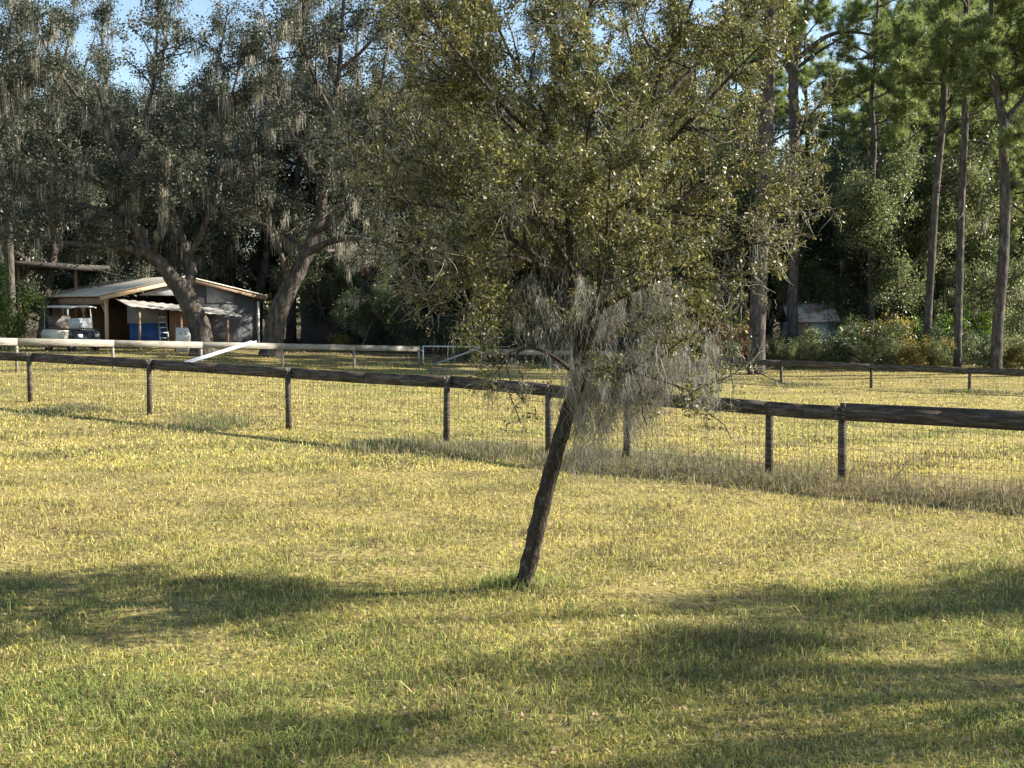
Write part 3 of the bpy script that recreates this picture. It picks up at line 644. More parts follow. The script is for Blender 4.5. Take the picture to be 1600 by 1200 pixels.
big_oak('tall mossy live oak with thick flared trunk right of the shed', 52.5, (424, 52.5), [(428, 520, 0), (436, 485, 0), (452, 450, 0), (466, 425, 0)],
    [([(462, 432, 0), (478, 400, 0), (492, 365, .2), (502, 330, .3), (505, 290, .4), (515, 240, .5), (520, 180, .6), (530, 110, .7), (535, 30, .8), (540, -60, .8)], .34, .05),
     ([(455, 445, 0), (440, 400, -.6), (425, 350, -1), (405, 300, -1.4), (395, 240, -1.6), (400, 170, -1.8), (410, 100, -2)], .13, .03),
     ([(480, 395, 0), (510, 380, -.6), (545, 372, -1), (590, 378, -1.4), (640, 385, -1.8), (690, 375, -2.2), (740, 370, -2.5)], .18, .03),
     ([(500, 340, .3), (540, 320, 1), (590, 300, 1.6), (640, 285, 2), (700, 265, 2.4), (750, 250, 2.8)], .18, .03),
     ([(515, 240, .5), (570, 200, -.4), (620, 150, -1), (660, 90, -1.4), (690, 30, -1.8)], .14, .03),
     ([(505, 290, .4), (470, 240, 1.2), (445, 180, 1.8), (430, 110, 2.2), (420, 30, 2.4)], .13, .03),
     ([(520, 180, .6), (490, 120, 0), (470, 50, -.4), (465, -20, -.8)], .1, .03),
     ([(530, 110, .7), (575, 70, 1), (610, 20, 1.2), (640, -40, 1.4)], .09, .03),
     ([(480, 395, 0), (450, 370, 1.6), (410, 350, 2.4), (360, 340, 3)], .13, .03),
     ([(490, 365, .2), (530, 340, -1.4), (560, 300, -2.2), (590, 250, -2.8)], .13, .03),
     ([(484, 392, 0), (510, 392, 3), (545, 390, 6), (580, 388, 7.5), (600, 392, 8.5)], .1, .03),  # limb added to throw dappled shade on the gable wall
     ([(640, 285, 2), (660, 230, 2), (690, 180, 2), (700, 120, 2)], .07, .02)], 6, .45, nb=1.8)

mossy = [oak_proto('mossy_oak', 31, 17, 4.6, 4, moss=170, ntr=9, trunk_h=.2, size=.14), oak_proto('mossy_oak', 32, 14.5, 5.2, 4, moss=180, ntr=10, trunk_h=.18, lean=.15, size=.14)]
slim = oak_proto('slender_oak', 33, 19, 3.2, 4, moss=140, ntr=8, trunk_h=.42, r0=.24, size=.13, mossL=1.0)
dark = [oak_proto('broadleaf_tree', 34, 11, 3.6, 4, moss=0, ntr=9, trunk_h=.16, r0=.2, size=.14, leafmat='dark_leaf'),
        oak_proto('broadleaf_tree', 35, 8, 3.0, 4, moss=30, ntr=9, trunk_h=.1, r0=.16, size=.13, leafmat='dark_leaf')]
ol = [oak_proto('broadleaf_tree', 36, 11, 3.6, 4, moss=0, ntr=9, trunk_h=.16, r0=.18, size=.13, leafmat='olive_leaf'),
        oak_proto('broadleaf_tree', 37, 8.5, 3.0, 3, moss=60, ntr=9, trunk_h=.12, r0=.14, size=.12, leafmat='olive_leaf')]
pineB = [pine_proto('pine_tree', 41, 17.5, .22, .36, 22, 3.0), pine_proto('pine_tree', 42, 15, .18, .3, 20, 2.7)]

TALL = [(-90, 84, 1.15), (30, 80, 1.12), (110, 84, 1.2), (280, 84, 1.18), (360, 80, 1.12), (500, 82, 1.2), (580, 86, 1.2), (660, 80, 1.15), (740, 84, 1.2), (820, 80, 1.15), (900, 86, 1.25), (980, 82, 1.2), (1060, 84, 1.2)]
for px, Y, s in TALL:
    put(slim, px, Y, 'distant tall oak top showing above the grove behind the big live oaks', s=s, group='distant tall oaks closing the grove')
GL = 'mossy oaks in the grove behind the shed'
L1 = 'tall grey green oak hung with moss behind the shed and big live oaks'
for i, (px, Y, s, k) in enumerate([(-120, 60, 1, 0), (-20, 66, 1.05, 1), (70, 62, .95, 0), (150, 70, 1.1, 1), (235, 76, 1.05, 0), (330, 69, .98, 1),
        (400, 71, 1, 0), (480, 76, 1.1, 1), (600, 71, 1, 0), (690, 74, 1.02, 1), (760, 71, .95, 0), (860, 74, 1, 1)]):
    put(mossy[k], px, Y, L1, s=s, group=GL)
for px, Y, s in [(540, 70, 1), (620, 69, 1), (20, 58, .95), (190, 69, 1), (720, 69, 1), (455, 70, 1)]:
    put(slim, px, Y, 'slender tall oak with long grey moss behind the big live oaks', s=s, group='slender mossy oaks behind the live oaks')
for px, Y, s, k in [(-60, 66, .8, 0), (480, 74, .85, 0), (560, 80, 1, 1), (640, 76, .9, 0), (720, 70, .9, 1), (800, 69, .9, 0), (880, 66, .95, 1), (950, 68, 1, 0), (1020, 62, 1, 1),
        (1090, 64, 1.1, 0), (100, 76, .8, 1), (300, 80, .8, 0), (20, 74, .7, 1), (-10, 80, .9, 0), (60, 82, .9, 1), (170, 78, .9, 0), (240, 82, .9, 1), (370, 78, .9, 1), (565, 60, .55, 1), (430, 82, .9, 0), (520, 66, .8, 1), (-100, 78, .9, 1), (1020, 74, 1.1, 0), (920, 74, 1.1, 0)]:  # the smallest one, right of the shed, is added to shade its gable wall
    put(dark[k], px, Y, 'dark evergreen tree filling the woods behind the far fence, left of the pines', s=s, group='dark woodland trees behind the far left fence')
for px, Y, s, k in [(1145, 60, 1.0, 0), (1290, 67, 1.05, 0), (1405, 61, 1.0, 0), (1460, 65, 1.1, 0), (1590, 68, 1.1, 0), (1240, 70, 1.1, 1), (1350, 68, 1.2, 0)]:
    put(dark[k], px, Y, 'dark evergreen understory tree below the pines behind the right fence', s=s, group='dark understory trees below the pines')
for px, Y, s, k in [(1192, 61, .95, 1), (1352, 60, .9, 1), (1385, 57, .95, 0), (1430, 58, .8, 1), (1485, 60, 1.05, 0), (1535, 59, .9, 1), (1620, 62, .8, 1), (1310, 66, 1.2, 0), (1560, 66, 1.2, 0), (1090, 58, .8, 1), (1165, 64, 1.1, 0)]:
    put(ol[k], px, Y, 'lighter olive leaved understory tree below the pines behind the right fence', s=s, group='olive understory trees below the pines')
for px, Y, s in [(1000, 64, .95), (780, 66, .9), (1110, 70, 1.1), (880, 66, 1)]:
    put(ol[0], px, Y, 'olive leaved tree in the woods seen through and beside the young oak crown', s=s, group='olive trees behind the young oak crown')
for px, Y, s, k in [(900, 78, 1, 0), (980, 72, 1, 1), (1060, 76, 1.05, 0), (1130, 70, 1, 1), (1290, 72, .92, 1), (1340, 78, .95, 0), (1400, 74, .95, 1), (1430, 68, 1, 0), (1530, 74, 1.05, 1), (1600, 66, 1.05, 0), (1680, 70, 1, 1), (1265, 80, 1.2, 0), (1415, 88, 1.3, 0), (1470, 80, 1.2, 1), (1500, 88, 1.3, 0), (1565, 82, 1.2, 0), (1635, 84, 1.3, 0), (1400, 64, 1.1, 1), (1490, 68, 1.2, 1), (1575, 72, 1.25, 0), (1200, 80, 1.25, 0), (1140, 84, 1.25, 1), (1720, 78, 1.2, 0), (1425, 62, 1.0, 0), (1520, 63, 1.05, 1), (1610, 60, 1.0, 1)]:
    put(pineB[k], px, Y, 'background pine with green needle crown deep in the right hand woods', s=s, group='background pines in the right hand woods')

# --- the individual pines on the right
def big_pine(label, Y0, base_px, trunk, rs, crown, seed, extra=None, nl=12, Ll=2.4, per=36):
    b = base(*base_px); rng = np.random.default_rng(seed); root = thing('pine_tree', label, 'pine tree', b)
    T = smooth_path([b + np.array([0, 0, -.2])] + [W(a, c, Y0 + d) for a, c, d in trunk], 3)
    r = np.interp(np.linspace(0, 1, len(T)), np.linspace(0, 1, len(rs)), rs)
    ex = [limb_px(p, Y0, a, c) for p, a, c in (extra or [])]
    pine_parts(root, T, r, crown, rng, nl, Ll, ex, b, per=per)
big_pine('thickest pine with broad straight trunk rising just right of the young oak crown', 50, (1181, 50), [(1184, 500, 0), (1188, 400, 0), (1193, 300, 0), (1197, 220, 0), (1199, 140, 0), (1202, 60, 0), (1203, -20, 0), (1204, -120, 0)], [.34, .32, .31, .3, .28, .25, .2, .1], .72, 51, nl=8, Ll=2.2)
big_pine('forked pine with crooked dark limbs against the sky, right of the young oak crown', 57, (1236, 57), [(1238, 480, 0), (1240, 400, 0), (1240, 300, 0), (1241, 220, 0), (1240, 150, 0), (1240, 100, 0), (1252, 50, 0), (1262, 0, 0), (1268, -60, 0)], [.24, .24, .23, .23, .22, .21, .2, .16, .1], .85, 57,
    extra=[([(1238, 115, 0), (1215, 90, .3), (1190, 78, .5), (1160, 70, .6), (1120, 66, .7)], .12, .03), ([(1242, 95, 0), (1290, 58, -.3), (1330, 50, -.4), (1380, 60, -.5), (1430, 80, -.5)], .14, .03),
     ([(1240, 110, 0), (1280, 80, .4), (1310, 60, .6), (1335, 20, .8)], .1, .03), ([(1246, 70, 0), (1232, 40, 0), (1225, 0, 0), (1215, -50, 0)], .13, .03), ([(1300, 62, -.3), (1350, 80, -.6), (1400, 120, -.8), (1420, 160, -1)], .06, .02)], nl=4, Ll=1.8, per=20)
big_pine('slim dark pine leaning slightly right, leftmost of the three close pine trunks', 54, (1447, 54), [(1450, 500, 0), (1456, 400, 0), (1462, 300, 0), (1470, 220, 0), (1474, 170, 0), (1478, 90, 0), (1482, 0, 0), (1484, -80, 0)], [.17, .16, .155, .15, .14, .11, .06], .5, 52, nl=12, Ll=2.8)
big_pine('straight pine with sunlit right edge, middle of the three close pine trunks', 52, (1496, 52), [(1497, 500, 0), (1500, 400, 0), (1503, 300, 0), (1507, 220, 0), (1508, 150, 0), (1508, 80, 0), (1510, 0, 0), (1512, -90, 0)], [.165, .16, .15, .14, .13, .11, .06], .55, 53, nl=11, Ll=2.4,
    extra=[([(1506, 222, 0), (1540, 222, -.2), (1560, 240, -.3), (1580, 250, -.3)], .04, .012)])
big_pine('stout pine forking into crooked limbs, rightmost of the three close pine trunks', 50, (1556, 50), [(1560, 500, 0), (1568, 400, 0), (1570, 300, 0), (1568, 230, 0), (1568, 190, 0), (1558, 150, 0), (1552, 100, 0), (1548, 40, 0), (1550, -40, 0)], [.23, .21, .2, .19, .17, .14, .11, .06], .6, 54, nl=10, Ll=2.6,
    extra=[([(1568, 195, 0), (1590, 165, 0), (1620, 130, 0), (1650, 90, 0)], .15, .04), ([(1556, 130, 0), (1530, 90, .2), (1515, 70, .3)], .06, .02), ([(1552, 100, 0), (1590, 75, 0), (1640, 40, 0)], .08, .03)])
big_pine('thin pine between the thickest pine and the three close pine trunks', 57, (1366, 57), [(1362, 480, 0), (1360, 380, 0), (1362, 300, 0), (1366, 220, 0), (1362, 160, 0), (1368, 90, 0), (1372, 0, 0)], [.13, .13, .12, .12, .1, .06], .55, 55, nl=14, Ll=3.0)
big_pine('pine at the far right edge of the view with overhanging green boughs', 49, (1668, 49), [(1672, 450, 0), (1676, 350, 0), (1676, 250, 0), (1672, 150, 0), (1670, 50, 0), (1668, -60, 0)], [.22, .2, .18, .14, .07], .45, 56, nl=16, Ll=3.2)

# --- shrubs along the edge of the woods
sg = shrub_proto('green_shrub', 61, 2.2, 2.2, 'green_leaf'); sdk = shrub_proto('dark_shrub', 62, 2.4, 2.6, 'dark_leaf', nst=11); sol = shrub_proto('olive_shrub', 65, 2.3, 2.6, 'olive_leaf', nst=11); syl = shrub_proto('yellow_shrub', 63, 1.9, 2.2, 'yellow_leaf'); srs = shrub_proto('rusty_shrub', 64, 2.8, 2.0, 'rust_leaf', nbr=5, lf=7)
put(sg, 1528, 56, 'bright green bush between the two rightmost pine trunks', s=1.35)
put(syl, 530, 60, 'low dull yellow green bush in the dark gap right of the big live oak', s=.5)
put(sg, 8, 52, 'green bush at the far left beside the golf cart', s=.95, sz=1.5)
put(sg, 1418, 55, 'small green bush left of the three close pine trunks', s=.9)
put(sg, 725, 56, 'pale green undergrowth clump just behind the metal gate', s=.5)
put(sg, -60, 50, 'green bush left of the golf cart, beyond the edge of the pale fence', s=1.4)
put(syl, 1382, 54, 'yellowing bush with orange leaves behind the right fence', s=1.25)
put(syl, 1445, 52, 'dull yellow weedy bush at the foot of the leaning pine', s=.8)
put(syl, 1590, 52, 'yellow green bush under the rightmost pine', s=.8)
put(srs, 1146, 54, 'rust brown leaved bush just left of the thick pine trunk', s=.95)
put(sdk, 1120, 52, 'dark glossy bush beyond the fence, below the rust brown bush', s=.6)
for px, Y, s in [(1208, 56, .6), (1345, 53, .95), (1338, 57, 1.0), (1465, 54, .9), (1540, 53, .75), (1500, 60, 1.2), (1620, 54, .7), (1690, 52, .7), (1400, 58, 1.2), (1575, 58, 1.2)]:
    put(sdk, px, Y, 'dark green bush in the hedge row behind the right fence', s=s, group='dark hedge bushes behind the right fence')
for px, Y, s in [(1226, 53.5, .6), (1296, 54, .75), (1250, 54, .5), (1365, 52.5, .6), (1480, 52, .55), (1560, 52, .6), (1640, 51, .6), (1515, 57, 1.1), (1175, 55, .8)]:
    put(sol, px, Y, 'olive green bush in the hedge row behind the right fence', s=s, group='olive hedge bushes behind the right fence')
for px, Y, s in [(590, 68, 1.1), (650, 64, 1.0), (700, 62, .9), (770, 60, 1.0), (840, 58, 1), (910, 57, 1), (980, 58, 1.1), (1050, 57, 1)]:
    put(sdk, px, Y, 'dark bush in the shaded undergrowth behind the metal gate and young oak', s=s, group='dark undergrowth bushes behind the gate')

# --- far woods, one mass
def far_woods():
    rng = np.random.default_rng(90); acc = Acc()
    N = 5200; x = rng.uniform(-75, 75, N); y = rng.uniform(88, 112, N)
    top = 9.5 + 2.8*snoise(x, y*.3, np.random.default_rng(3), f0=.05, f1=.8); z = rng.uniform(0, 1, N)**.8*top
    A = np.stack([x, y, z], 1); P = np.repeat(A, 26, axis=0) + rng.normal(0, .5, (N*26, 3))
    V, Fc, rv = leaves(P, .34, .55, rng); acc.add(V, [Fc], rv, len(V))
    o = acc.build('far_woods', M['far_leaf']); tag(o, 'continuous dark mass of woodland far behind all the separate trees', 'woods', kind='stuff')
far_woods()

# --- shade trees outside the frame to the right
sh = oak_proto('shade_oak', 71, 9, 3.4, 2, moss=40, ntr=7, trunk_h=.3, r0=.2, size=.1)
for x, y, s, sz, rz, lab in [(12.6, 10.9, .5, .8, .3, 'rounded oak outside the right edge, nearest the young oak, shading the pasture'),
                     (8.6, 8.6, .3, .75, 4.0, 'small oak outside the right edge of the view, closest to the camera')]:
    put(sh, 0, y, lab, rz=rz, s=s, sz=sz, X=x, group='shade oaks outside the right edge')
sh2 = oak_proto('tall_shade_oak', 72, 20, 2.7, 1, nleaf=5, moss=30, ntr=7, trunk_h=.52, r0=.22, size=.12)
for x, y, s, rz in [(28, 11.4, .9, .4), (36, 12.2, 1.0, 3.9), (41, 14.1, 1.1, 1.0), (31, 10.6, .8, 2.0), (23.5, 9.9, .65, 1.4), (20.5, 12.2, .6, 4.4)]:
    put(sh2, 0, y, 'tall open crowned oak far outside the right edge, throwing dappled shade on the foreground grass', rz=rz, s=s, X=x, group='tall shade oaks outside the right edge')

# ------------------------------------------------------------------ fences
def wire_mesh(A, B, zt0, zt1, step, hs, wr, n, jig=0, rng=None):
    mb = MB()
    A = np.array(A, float); B = np.array(B, float); L = np.linalg.norm(B[:2]-A[:2]); k = int(L/step)
    for i in range(k+1):
        t = i/k; x, y = A[:2] + (B[:2]-A[:2])*t; g = h(x, y) + .03; zt = zt0 + (zt1-zt0)*t
        mb.tube([(x, y, g), (x + (rng.normal(0, jig) if rng is not None else 0), y, zt)], wr, n=3, cap=False)
    for f in hs:
        pts = []
        m = max(2, int(L/.6))
        for i in range(m+1):
            t = i/m; x, y = A[:2] + (B[:2]-A[:2])*t; g = h(x, y) + .03; zt = zt0 + (zt1-zt0)*t
            pts.append((x, y, g + (zt-g)*f + (rng.normal(0, jig) if rng is not None else 0)))
        mb.tube(pts, wr, n=3, cap=False)
    return mb
def on_line(px, A, B):
    """ground point on line A-B seen at px"""
    k = (px-800)/F; d = B-A; t = (k*A[1]-A[0])/(d[0]-k*d[1]); return A + d*t
def near_fence():
    rng = np.random.default_rng(101)
    A = np.array([-10.9, 29.0]); B = np.array([6.2, 15.57])
    pp = [(-330, 533), (-140, 543), (45, 552), (232, 562), (450, 575), (697, 588), (858, 601), (976, 611), (1200, 627), (1315, 634), (1655, 651), (1990, 668)]
    P = []
    for px, py in pp:
        g = on_line(px, A, B); z = W(px, py, g[1])[2]; P.append((g[0], g[1], z, h(g[0], g[1])))
    loc = (P[5][0], P[5][1], P[5][3])
    root = thing('board_fence', 'nearest fence, dark weathered boards and wire, running diagonally across the pasture', 'fence', loc)
    d3 = np.array([nfd[0], nfd[1], 0]); nrm = np.array([-nfd[1], nfd[0], 0]);   # nrm points away from camera (+y)
    if nrm[1] < 0: nrm = -nrm
    for i, (x, y, z, g) in enumerate(P):
        front = i < 7
        mb = MB(); top = z + (.012 if front else -.02); c = np.array([x, y, 0]) + nrm*(0 if front else .075)
        tilt = rng.normal(0, .012, 2)
        pts = [np.array([c[0], c[1], g-.15]), np.array([c[0]+tilt[0]*.5, c[1], (g+top)/2]), np.array([c[0]+tilt[0], c[1]+tilt[1]*.3, top])]
        mb.tube(pts, [.058, .055, .053], n=10, rough=.05, rng=rng)
        mb.build('post', M['fence_dark'], root, loc, smooth=False)
        if front and i >= 2:     # pale chipped bracket beside the post top
            q = MB(); q.box(np.array([x, y, top-.03]) - nrm*.062 + d3*.015, (.028, .012, .06), (unit(d3 + np.array([0, 0, .5])), nrm, unit(np.array([0, 0, 1]) - d3*.5))); q.build('post_chip', M['post_end'], root, loc)
    for i in range(len(P)-1):
        a = np.array(P[i][:3]); b = np.array(P[i+1][:3]); front = i < 6
        offv = nrm*(.075 if front else 0.0); lift = rng.normal(0, .004)
        dd = unit(b-a); a2 = a + dd*.003 + offv; b2 = b - dd*.003 + offv
        hgt = .195; sag = np.array([0, 0, rng.uniform(-.012, .004)])
        mb = MB(); mid = (a2+b2)/2 + sag
        for (u, v) in ((a2, mid), (mid, b2)):
            mb.beam(u + np.array([0, 0, -hgt/2 + lift]), v + np.array([0, 0, -hgt/2 + lift]), hgt, .042)
        mb.build('rail_board', M['fence_dark'], root, loc)
        nl = MB(); fr = -nrm*.023
        for e, q0 in ((1, a2), (-1, b2)):
            for zz in (.05, .14): nl.box(q0 + dd*e*.05 + fr + np.array([0, 0, -zz]), (.012, .006, .012))
        nl.build('nail', M['galv'], root, loc)
        if i >= 9:
            a3 = a - nrm*.0 + nrm*.05 + np.array([0, 0, .035]); b3 = b + nrm*.05 + np.array([0, 0, .05]); mb = MB(); mb.beam(a3 - d3*.02 - np.array([0, 0, .1]), b3 - np.array([0, 0, .1]), .2, .04); mb.build('rail_board', M['fence_dark'], root, loc)
    wm = MB()
    for i in range(len(P)-1):
        a, b = P[i], P[i+1]; a3 = np.array(a[:3]) - nrm*.03; b3 = np.array(b[:3]) - nrm*.03
        m = wire_mesh(a3, b3, a[2]-.05, b[2]-.05, .1, (.02, .16, .3, .45, .6, .78), .0028, 3, .006, rng); wm.add(m.V, m.F)
    wm.build('wire_mesh', M['wire'], root, loc)
near_fence()
def far_fence(name, label, A, B, pp, hgt, rail_h, matn, tr=.05, group=None, skip=None, wires=True, loc=None, step=.15, postmat=None):
    rng = np.random.default_rng(len(pp)*7+3); P = []
    for px, py in pp:
        g = on_line(px, A, B); z = W(px, py, g[1])[2]; P.append((g[0], g[1], z, h(g[0], g[1])))
    loc = (P[0][0], P[0][1], P[0][3]); root = thing(name, label, 'fence', loc)
    dd = unit(B-A); nrm = np.array([-dd[1], dd[0], 0])
    if nrm[1] < 0: nrm = -nrm
    for x, y, z, g in P:
        mb = MB(); c = np.array([x, y, 0]) + nrm*.06; mb.tube([(c[0], c[1], g-.2), (c[0] + rng.normal(0, .01), c[1], z-.01)], [tr, tr*.93], n=8); mb.build('post', M[postmat or matn], root, loc)
    for i in range(len(P)-1):
        a = np.array(P[i][:3]); b = np.array(P[i+1][:3]); u = unit(b-a); mb = MB(); z = np.array([0, 0, -rail_h/2 + rng.normal(0, .004)])
        mb.beam(a + u*.003 + z, b - u*.003 + z, rail_h, .04); mb.build('rail_board', M[matn], root, loc)
    if wires:
        wm = MB()
        for i in range(len(P)-1):
            a, b = P[i], P[i+1]; m = wire_mesh(np.array(a[:3]) + nrm*.03, np.array(b[:3]) + nrm*.03, a[2]-.05, b[2]-.05, step, (.02, .2, .4, .6, .78), .0025, 3); wm.add(m.V, m.F)
        wm.build('wire_mesh', M['wire'], root, loc)
    return root, P
FA = np.array([-14.8, 37.]); FB = np.array([-3.68, 52.6])
ly = lambda px: 528 + .0197*px
far_fence('board_fence', 'pale sun bleached board fence in front of the shed, ending at the gate', FA, FB, [(px, ly(px)) for px in (-280, -125, 27, 178, 316, 443, 555, 656)], .95, .21, 'fence_pale')
GA = W(762, 545, 52.6)[:2]; GB = W(1100, 553, 55.5)[:2]
far_fence('board_fence', 'short pale board fence continuing right of the metal gate behind the young oak', GA, GB, [(758, 545), (860, 547), (960, 549)], .95, .22, 'fence_pale')
RA = np.array([8.8*44.7/42, 44.7]); RB = np.array([16.2*40.5/45.3, 40.5])
RA = np.array([(1220-800)/F*44.7, 44.7]); RB = np.array([(1515-800)/F*40.5, 40.5])
far_fence('board_fence', 'dark board and wire fence along the woods on the right', RA, RB, [(1120, 559), (1220, 563), (1361, 568.5), (1515, 574), (1690, 581), (1880, 588)], .85, .2, 'fence_dark', tr=.055)

def gate():
    rng = np.random.default_rng(7)
    a = W(661, 541, 52.6); b = W(752, 542, 52.6); za = h(a[0], a[1]) + .06; zb = h(b[0], b[1]) + .06
    za = W(661, 576, 52.6)[2]; zb = W(752, 569, 52.6)[2]
    root = thing('metal_gate', 'wide galvanised pasture gate with a diagonal brace closing the gap in the pale fence', 'gate', (a[0], a[1], za))
    loc = (a[0], a[1], za); f = MB()
    A0 = np.array([a[0], a[1], za]); A1 = a; B0 = np.array([b[0], b[1], za+.02]); B1 = b
    f.tube([A0, A1], .035, 8); f.tube([B0, B1], .03, 8); f.tube([A1, B1], .03, 8); f.tube([A0, B0], .025, 8); f.build('gate_frame', M['galv'], root, loc)
    m = MB(); m.tube([A0 + np.array([.03, -.04, .02]), B1 + np.array([-.03, -.04, -.03])], .035, 8); m.build('brace', M['pale_metal'], root, loc)
    m = MB()
    for i in range(1, 18): t = i/18; m.tube([A0 + (B0-A0)*t, A1 + (B1-A1)*t], .004, 3, cap=False)
    for i in range(1, 8): t = i/8; m.tube([A0 + (A1-A0)*t, B0 + (B1-B0)*t], .004, 3, cap=False)
    m.build('wire_panel', M['wire'], root, loc)
    m = MB(); 
    for p in (A0 + [0, 0, .2], A0 + [0, 0, .75]): m.box(p + np.array([-.06, 0, 0]), (.1, .05, .06))
    m.build('hinge', M['galv'], root, loc)
    # board lying on the ground in front of the gate
    g1 = W(668, 582, 49.5); g2 = W(745, 584, 49.2); g1[2] = h(g1[0], g1[1]) + .04; g2[2] = h(g2[0], g2[1]) + .04
    mb = MB(); mb.beam(g1, g2, .06, .22, up=(0, 0, 1)); o = mb.build('loose_board', M['fence_pale']); tag(o, 'pale loose board lying in the grass in front of the metal gate', 'board')
gate()

def ramp_channels():
    lo = W(272, 573, 41.3); lo[2] = h(lo[0], lo[1]) + .02; lo = W(278, 571, 41.5); hi = W(397, 533.5, 44.3)
    loc = tuple(lo); root = thing('loading_ramp', 'long pale metal ramp leaning on the pale fence rail by the leaning oak', 'ramp', loc)
    d = unit(hi-lo); side = unit(np.cross(d, [0, 0, 1])); up = np.cross(side, d)
    dn = lo - d*.45
    for s, mt in ((-1, 'pale_metal'), (1, 'pale_metal')):
        m = MB(); m.beam(dn + side*s*.11, hi + side*s*.11, .07, .035, up=up); m.build('side_rail', M[mt], root, loc)
    m = MB(); m.beam(dn, hi - d*.02, .02, .18, up=up); m.build('gap_strip', M['blue_metal'], root, loc)  # darker strip standing for the dark gap between the two channels
ramp_channels()

# ------------------------------------------------------------------ shed
def shed():
    L = W(165, 465, 56); th = R_(35); u = np.array([math.cos(th), math.sin(th), 0]); v = np.array([-math.sin(th), math.cos(th), 0])
    g = h(L[0], L[1]); Wd = 7.1; D = 9.7; ez = 2.84; pz = 3.6; O = np.array([L[0], L[1], 0.]); g = g-.05
    loc = (O[0], O[1], g); root = thing('open_shed', 'low open sided shed with a corrugated pale metal gable roof under the big live oaks', 'shed', loc)
    def P(a, b, z): return O + u*a + v*b + np.array([0, 0, z])
    # corrugated roof: two slopes
    for side in (0, 1):
        V = []; Fc = []; nb = 70; ov = .35
        for j in range(nb+1):
            b = -ov + (D+2*ov)*j/nb; cz = .035*math.cos(j*math.pi)
            if side == 0: a0, a1, z0, z1 = -.35, Wd/2, ez-.1, pz
            else: a0, a1, z0, z1 = Wd+.35, Wd/2, ez-.1, pz
            V += [P(a0, b, z0+cz+.04), P(a1, b, z1+cz+.04), P(a0, b, z0+cz+.01), P(a1, b, z1+cz+.01)]
        for j in range(nb):
            k = j*4; Fc += [(k, k+1, k+5, k+4), (k+2, k+6, k+7, k+3), (k, k+4, k+6, k+2)]
        Fc += [(0, 2, 3, 1), (nb*4, nb*4+1, nb*4+3, nb*4+2)]
        m = MB(); m.add(V, Fc); m.build('roof', M['roof_metal'], root, loc)
    m = MB(); m.beam(P(-.33, -.3, ez-.2), P(Wd/2, -.3, pz-.1), .16, .04); m.build('fascia_board', M['fascia_sunlit'], root, loc)
    m = MB(); m.beam(P(Wd+.33, -.3, ez-.2), P(Wd/2, -.3, pz-.1), .13, .04); m.build('fascia_board', M['shed_frame'], root, loc)
    # eave beam on the left side with knee braces
    m = MB(); m.beam(P(0, -.1, ez-.3), P(0, D, ez-.3), .3, .05)
    m.build('eave_beam', M['shed_frame'], root, loc)
    for b in (0, 3.2, 6.4, 9.6):
        m = MB(); m.beam(P(.03, b, g-.1), P(.03, b, ez-.15), .13, .13, up=u); m.build('post', M['fascia_sunlit' if b == 0 else 'shed_frame'], root, loc)
        m = MB(); 
        if b > 0: m.beam(P(.0, b, ez-.9), P(0, b-.65, ez-.32), .09, .05)
        if b < 9: m.beam(P(.0, b, ez-.9), P(0, b+.65, ez-.32), .09, .05)
        m.build('knee_brace', M['shed_frame'], root, loc)
    # back wall and right wall, tar paper
    m = MB(); m.beam(P(Wd, 0, (g+ez)/2-.05), P(Wd, D, (g+ez)/2-.05), ez-g, .06); m.build('side_wall', M['tarpaper'], root, loc)
    m = MB(); m.beam(P(0, D, (g+ez)/2-.05), P(Wd-.04, D, (g+ez)/2-.05), ez-g, .06); m.build('back_wall', M['plywood'], root, loc)
    # gable face: right half wall polygon, thickness
    def slab(pts, t, name, mt):
        n = len(pts); V = [p for p in pts] + [p + v*t for p in pts]
        m = MB(); m.add(V, [tuple(range(n)), tuple(range(2*n-1, n-1, -1))] + [(i, i+n, (i+1) % n + n, (i+1) % n) for i in range(n)]); return m.build(name, M[mt], root, loc)
    slab([P(3.9, 0, g-.1), P(7.05, 0, g-.1), P(7.05, 0, ez-.15), P(3.9, 0, pz-.2)], .06, 'gable_wall', 'tarpaper')
    slab([P(1.4, -.04, ez-.05), P(3.3, -.04, ez-.05), P(3.3, -.04, pz-.22)], .03, 'gable_cloth', 'grey_cloth')
    slab([P(4.6, -.05, 2.45), P(5.9, -.05, 2.45), P(5.9, -.05, 2.86), P(5.6, -.05, 3.0), P(4.6, -.05, 3.2)], .03, 'plaster_patch', 'grey_cloth')
    m = MB(); m.beam(P(7.1, -.08, g), P(7.1, -.08, ez-.3), .09, .06, up=u); m.build('corner_strip', M['white_paint'], root, loc)
    m = MB(); m.box(P(Wd/2, D/2, g+.03), (Wd, D, .06), (u, v, (0, 0, 1))); m.build('floor_slab', M['dirt_floor'], root, loc)
    # lean-to awning in front of the gable
    a0, a1 = .35, 5.5; zt = 2.45
    V = []; Fc = []; nb = 24
    for j in range(nb+1):
        a = a0 + (a1-a0)*j/nb; cz = .02*math.cos(j*math.pi); z = 2.62 - .09*(a-a0)
        V += [P(a, -.1, z+cz+.02), P(a, -1.9, z-.30+cz), P(a, -.1, z+cz), P(a, -1.9, z-.32+cz)]
    for j in range(nb):
        k = j*4; Fc += [(k+1, k, k+4, k+5), (k+2, k+3, k+7, k+6), (k+1, k+5, k+7, k+3)]
    Fc += [(0, 1, 3, 2), (nb*4, nb*4+2, nb*4+3, nb*4+1)]
    m = MB(); m.add(V, Fc); m.build('awning', M['awning_metal'], root, loc)
    for a in (.9, 2.75, 4.9):
        m = MB(); m.beam(P(a, -1.7, g-.1), P(a, -1.7, 2.22-.09*a), .09, .09, up=u); m.build('post', M['shed_frame'], root, loc)
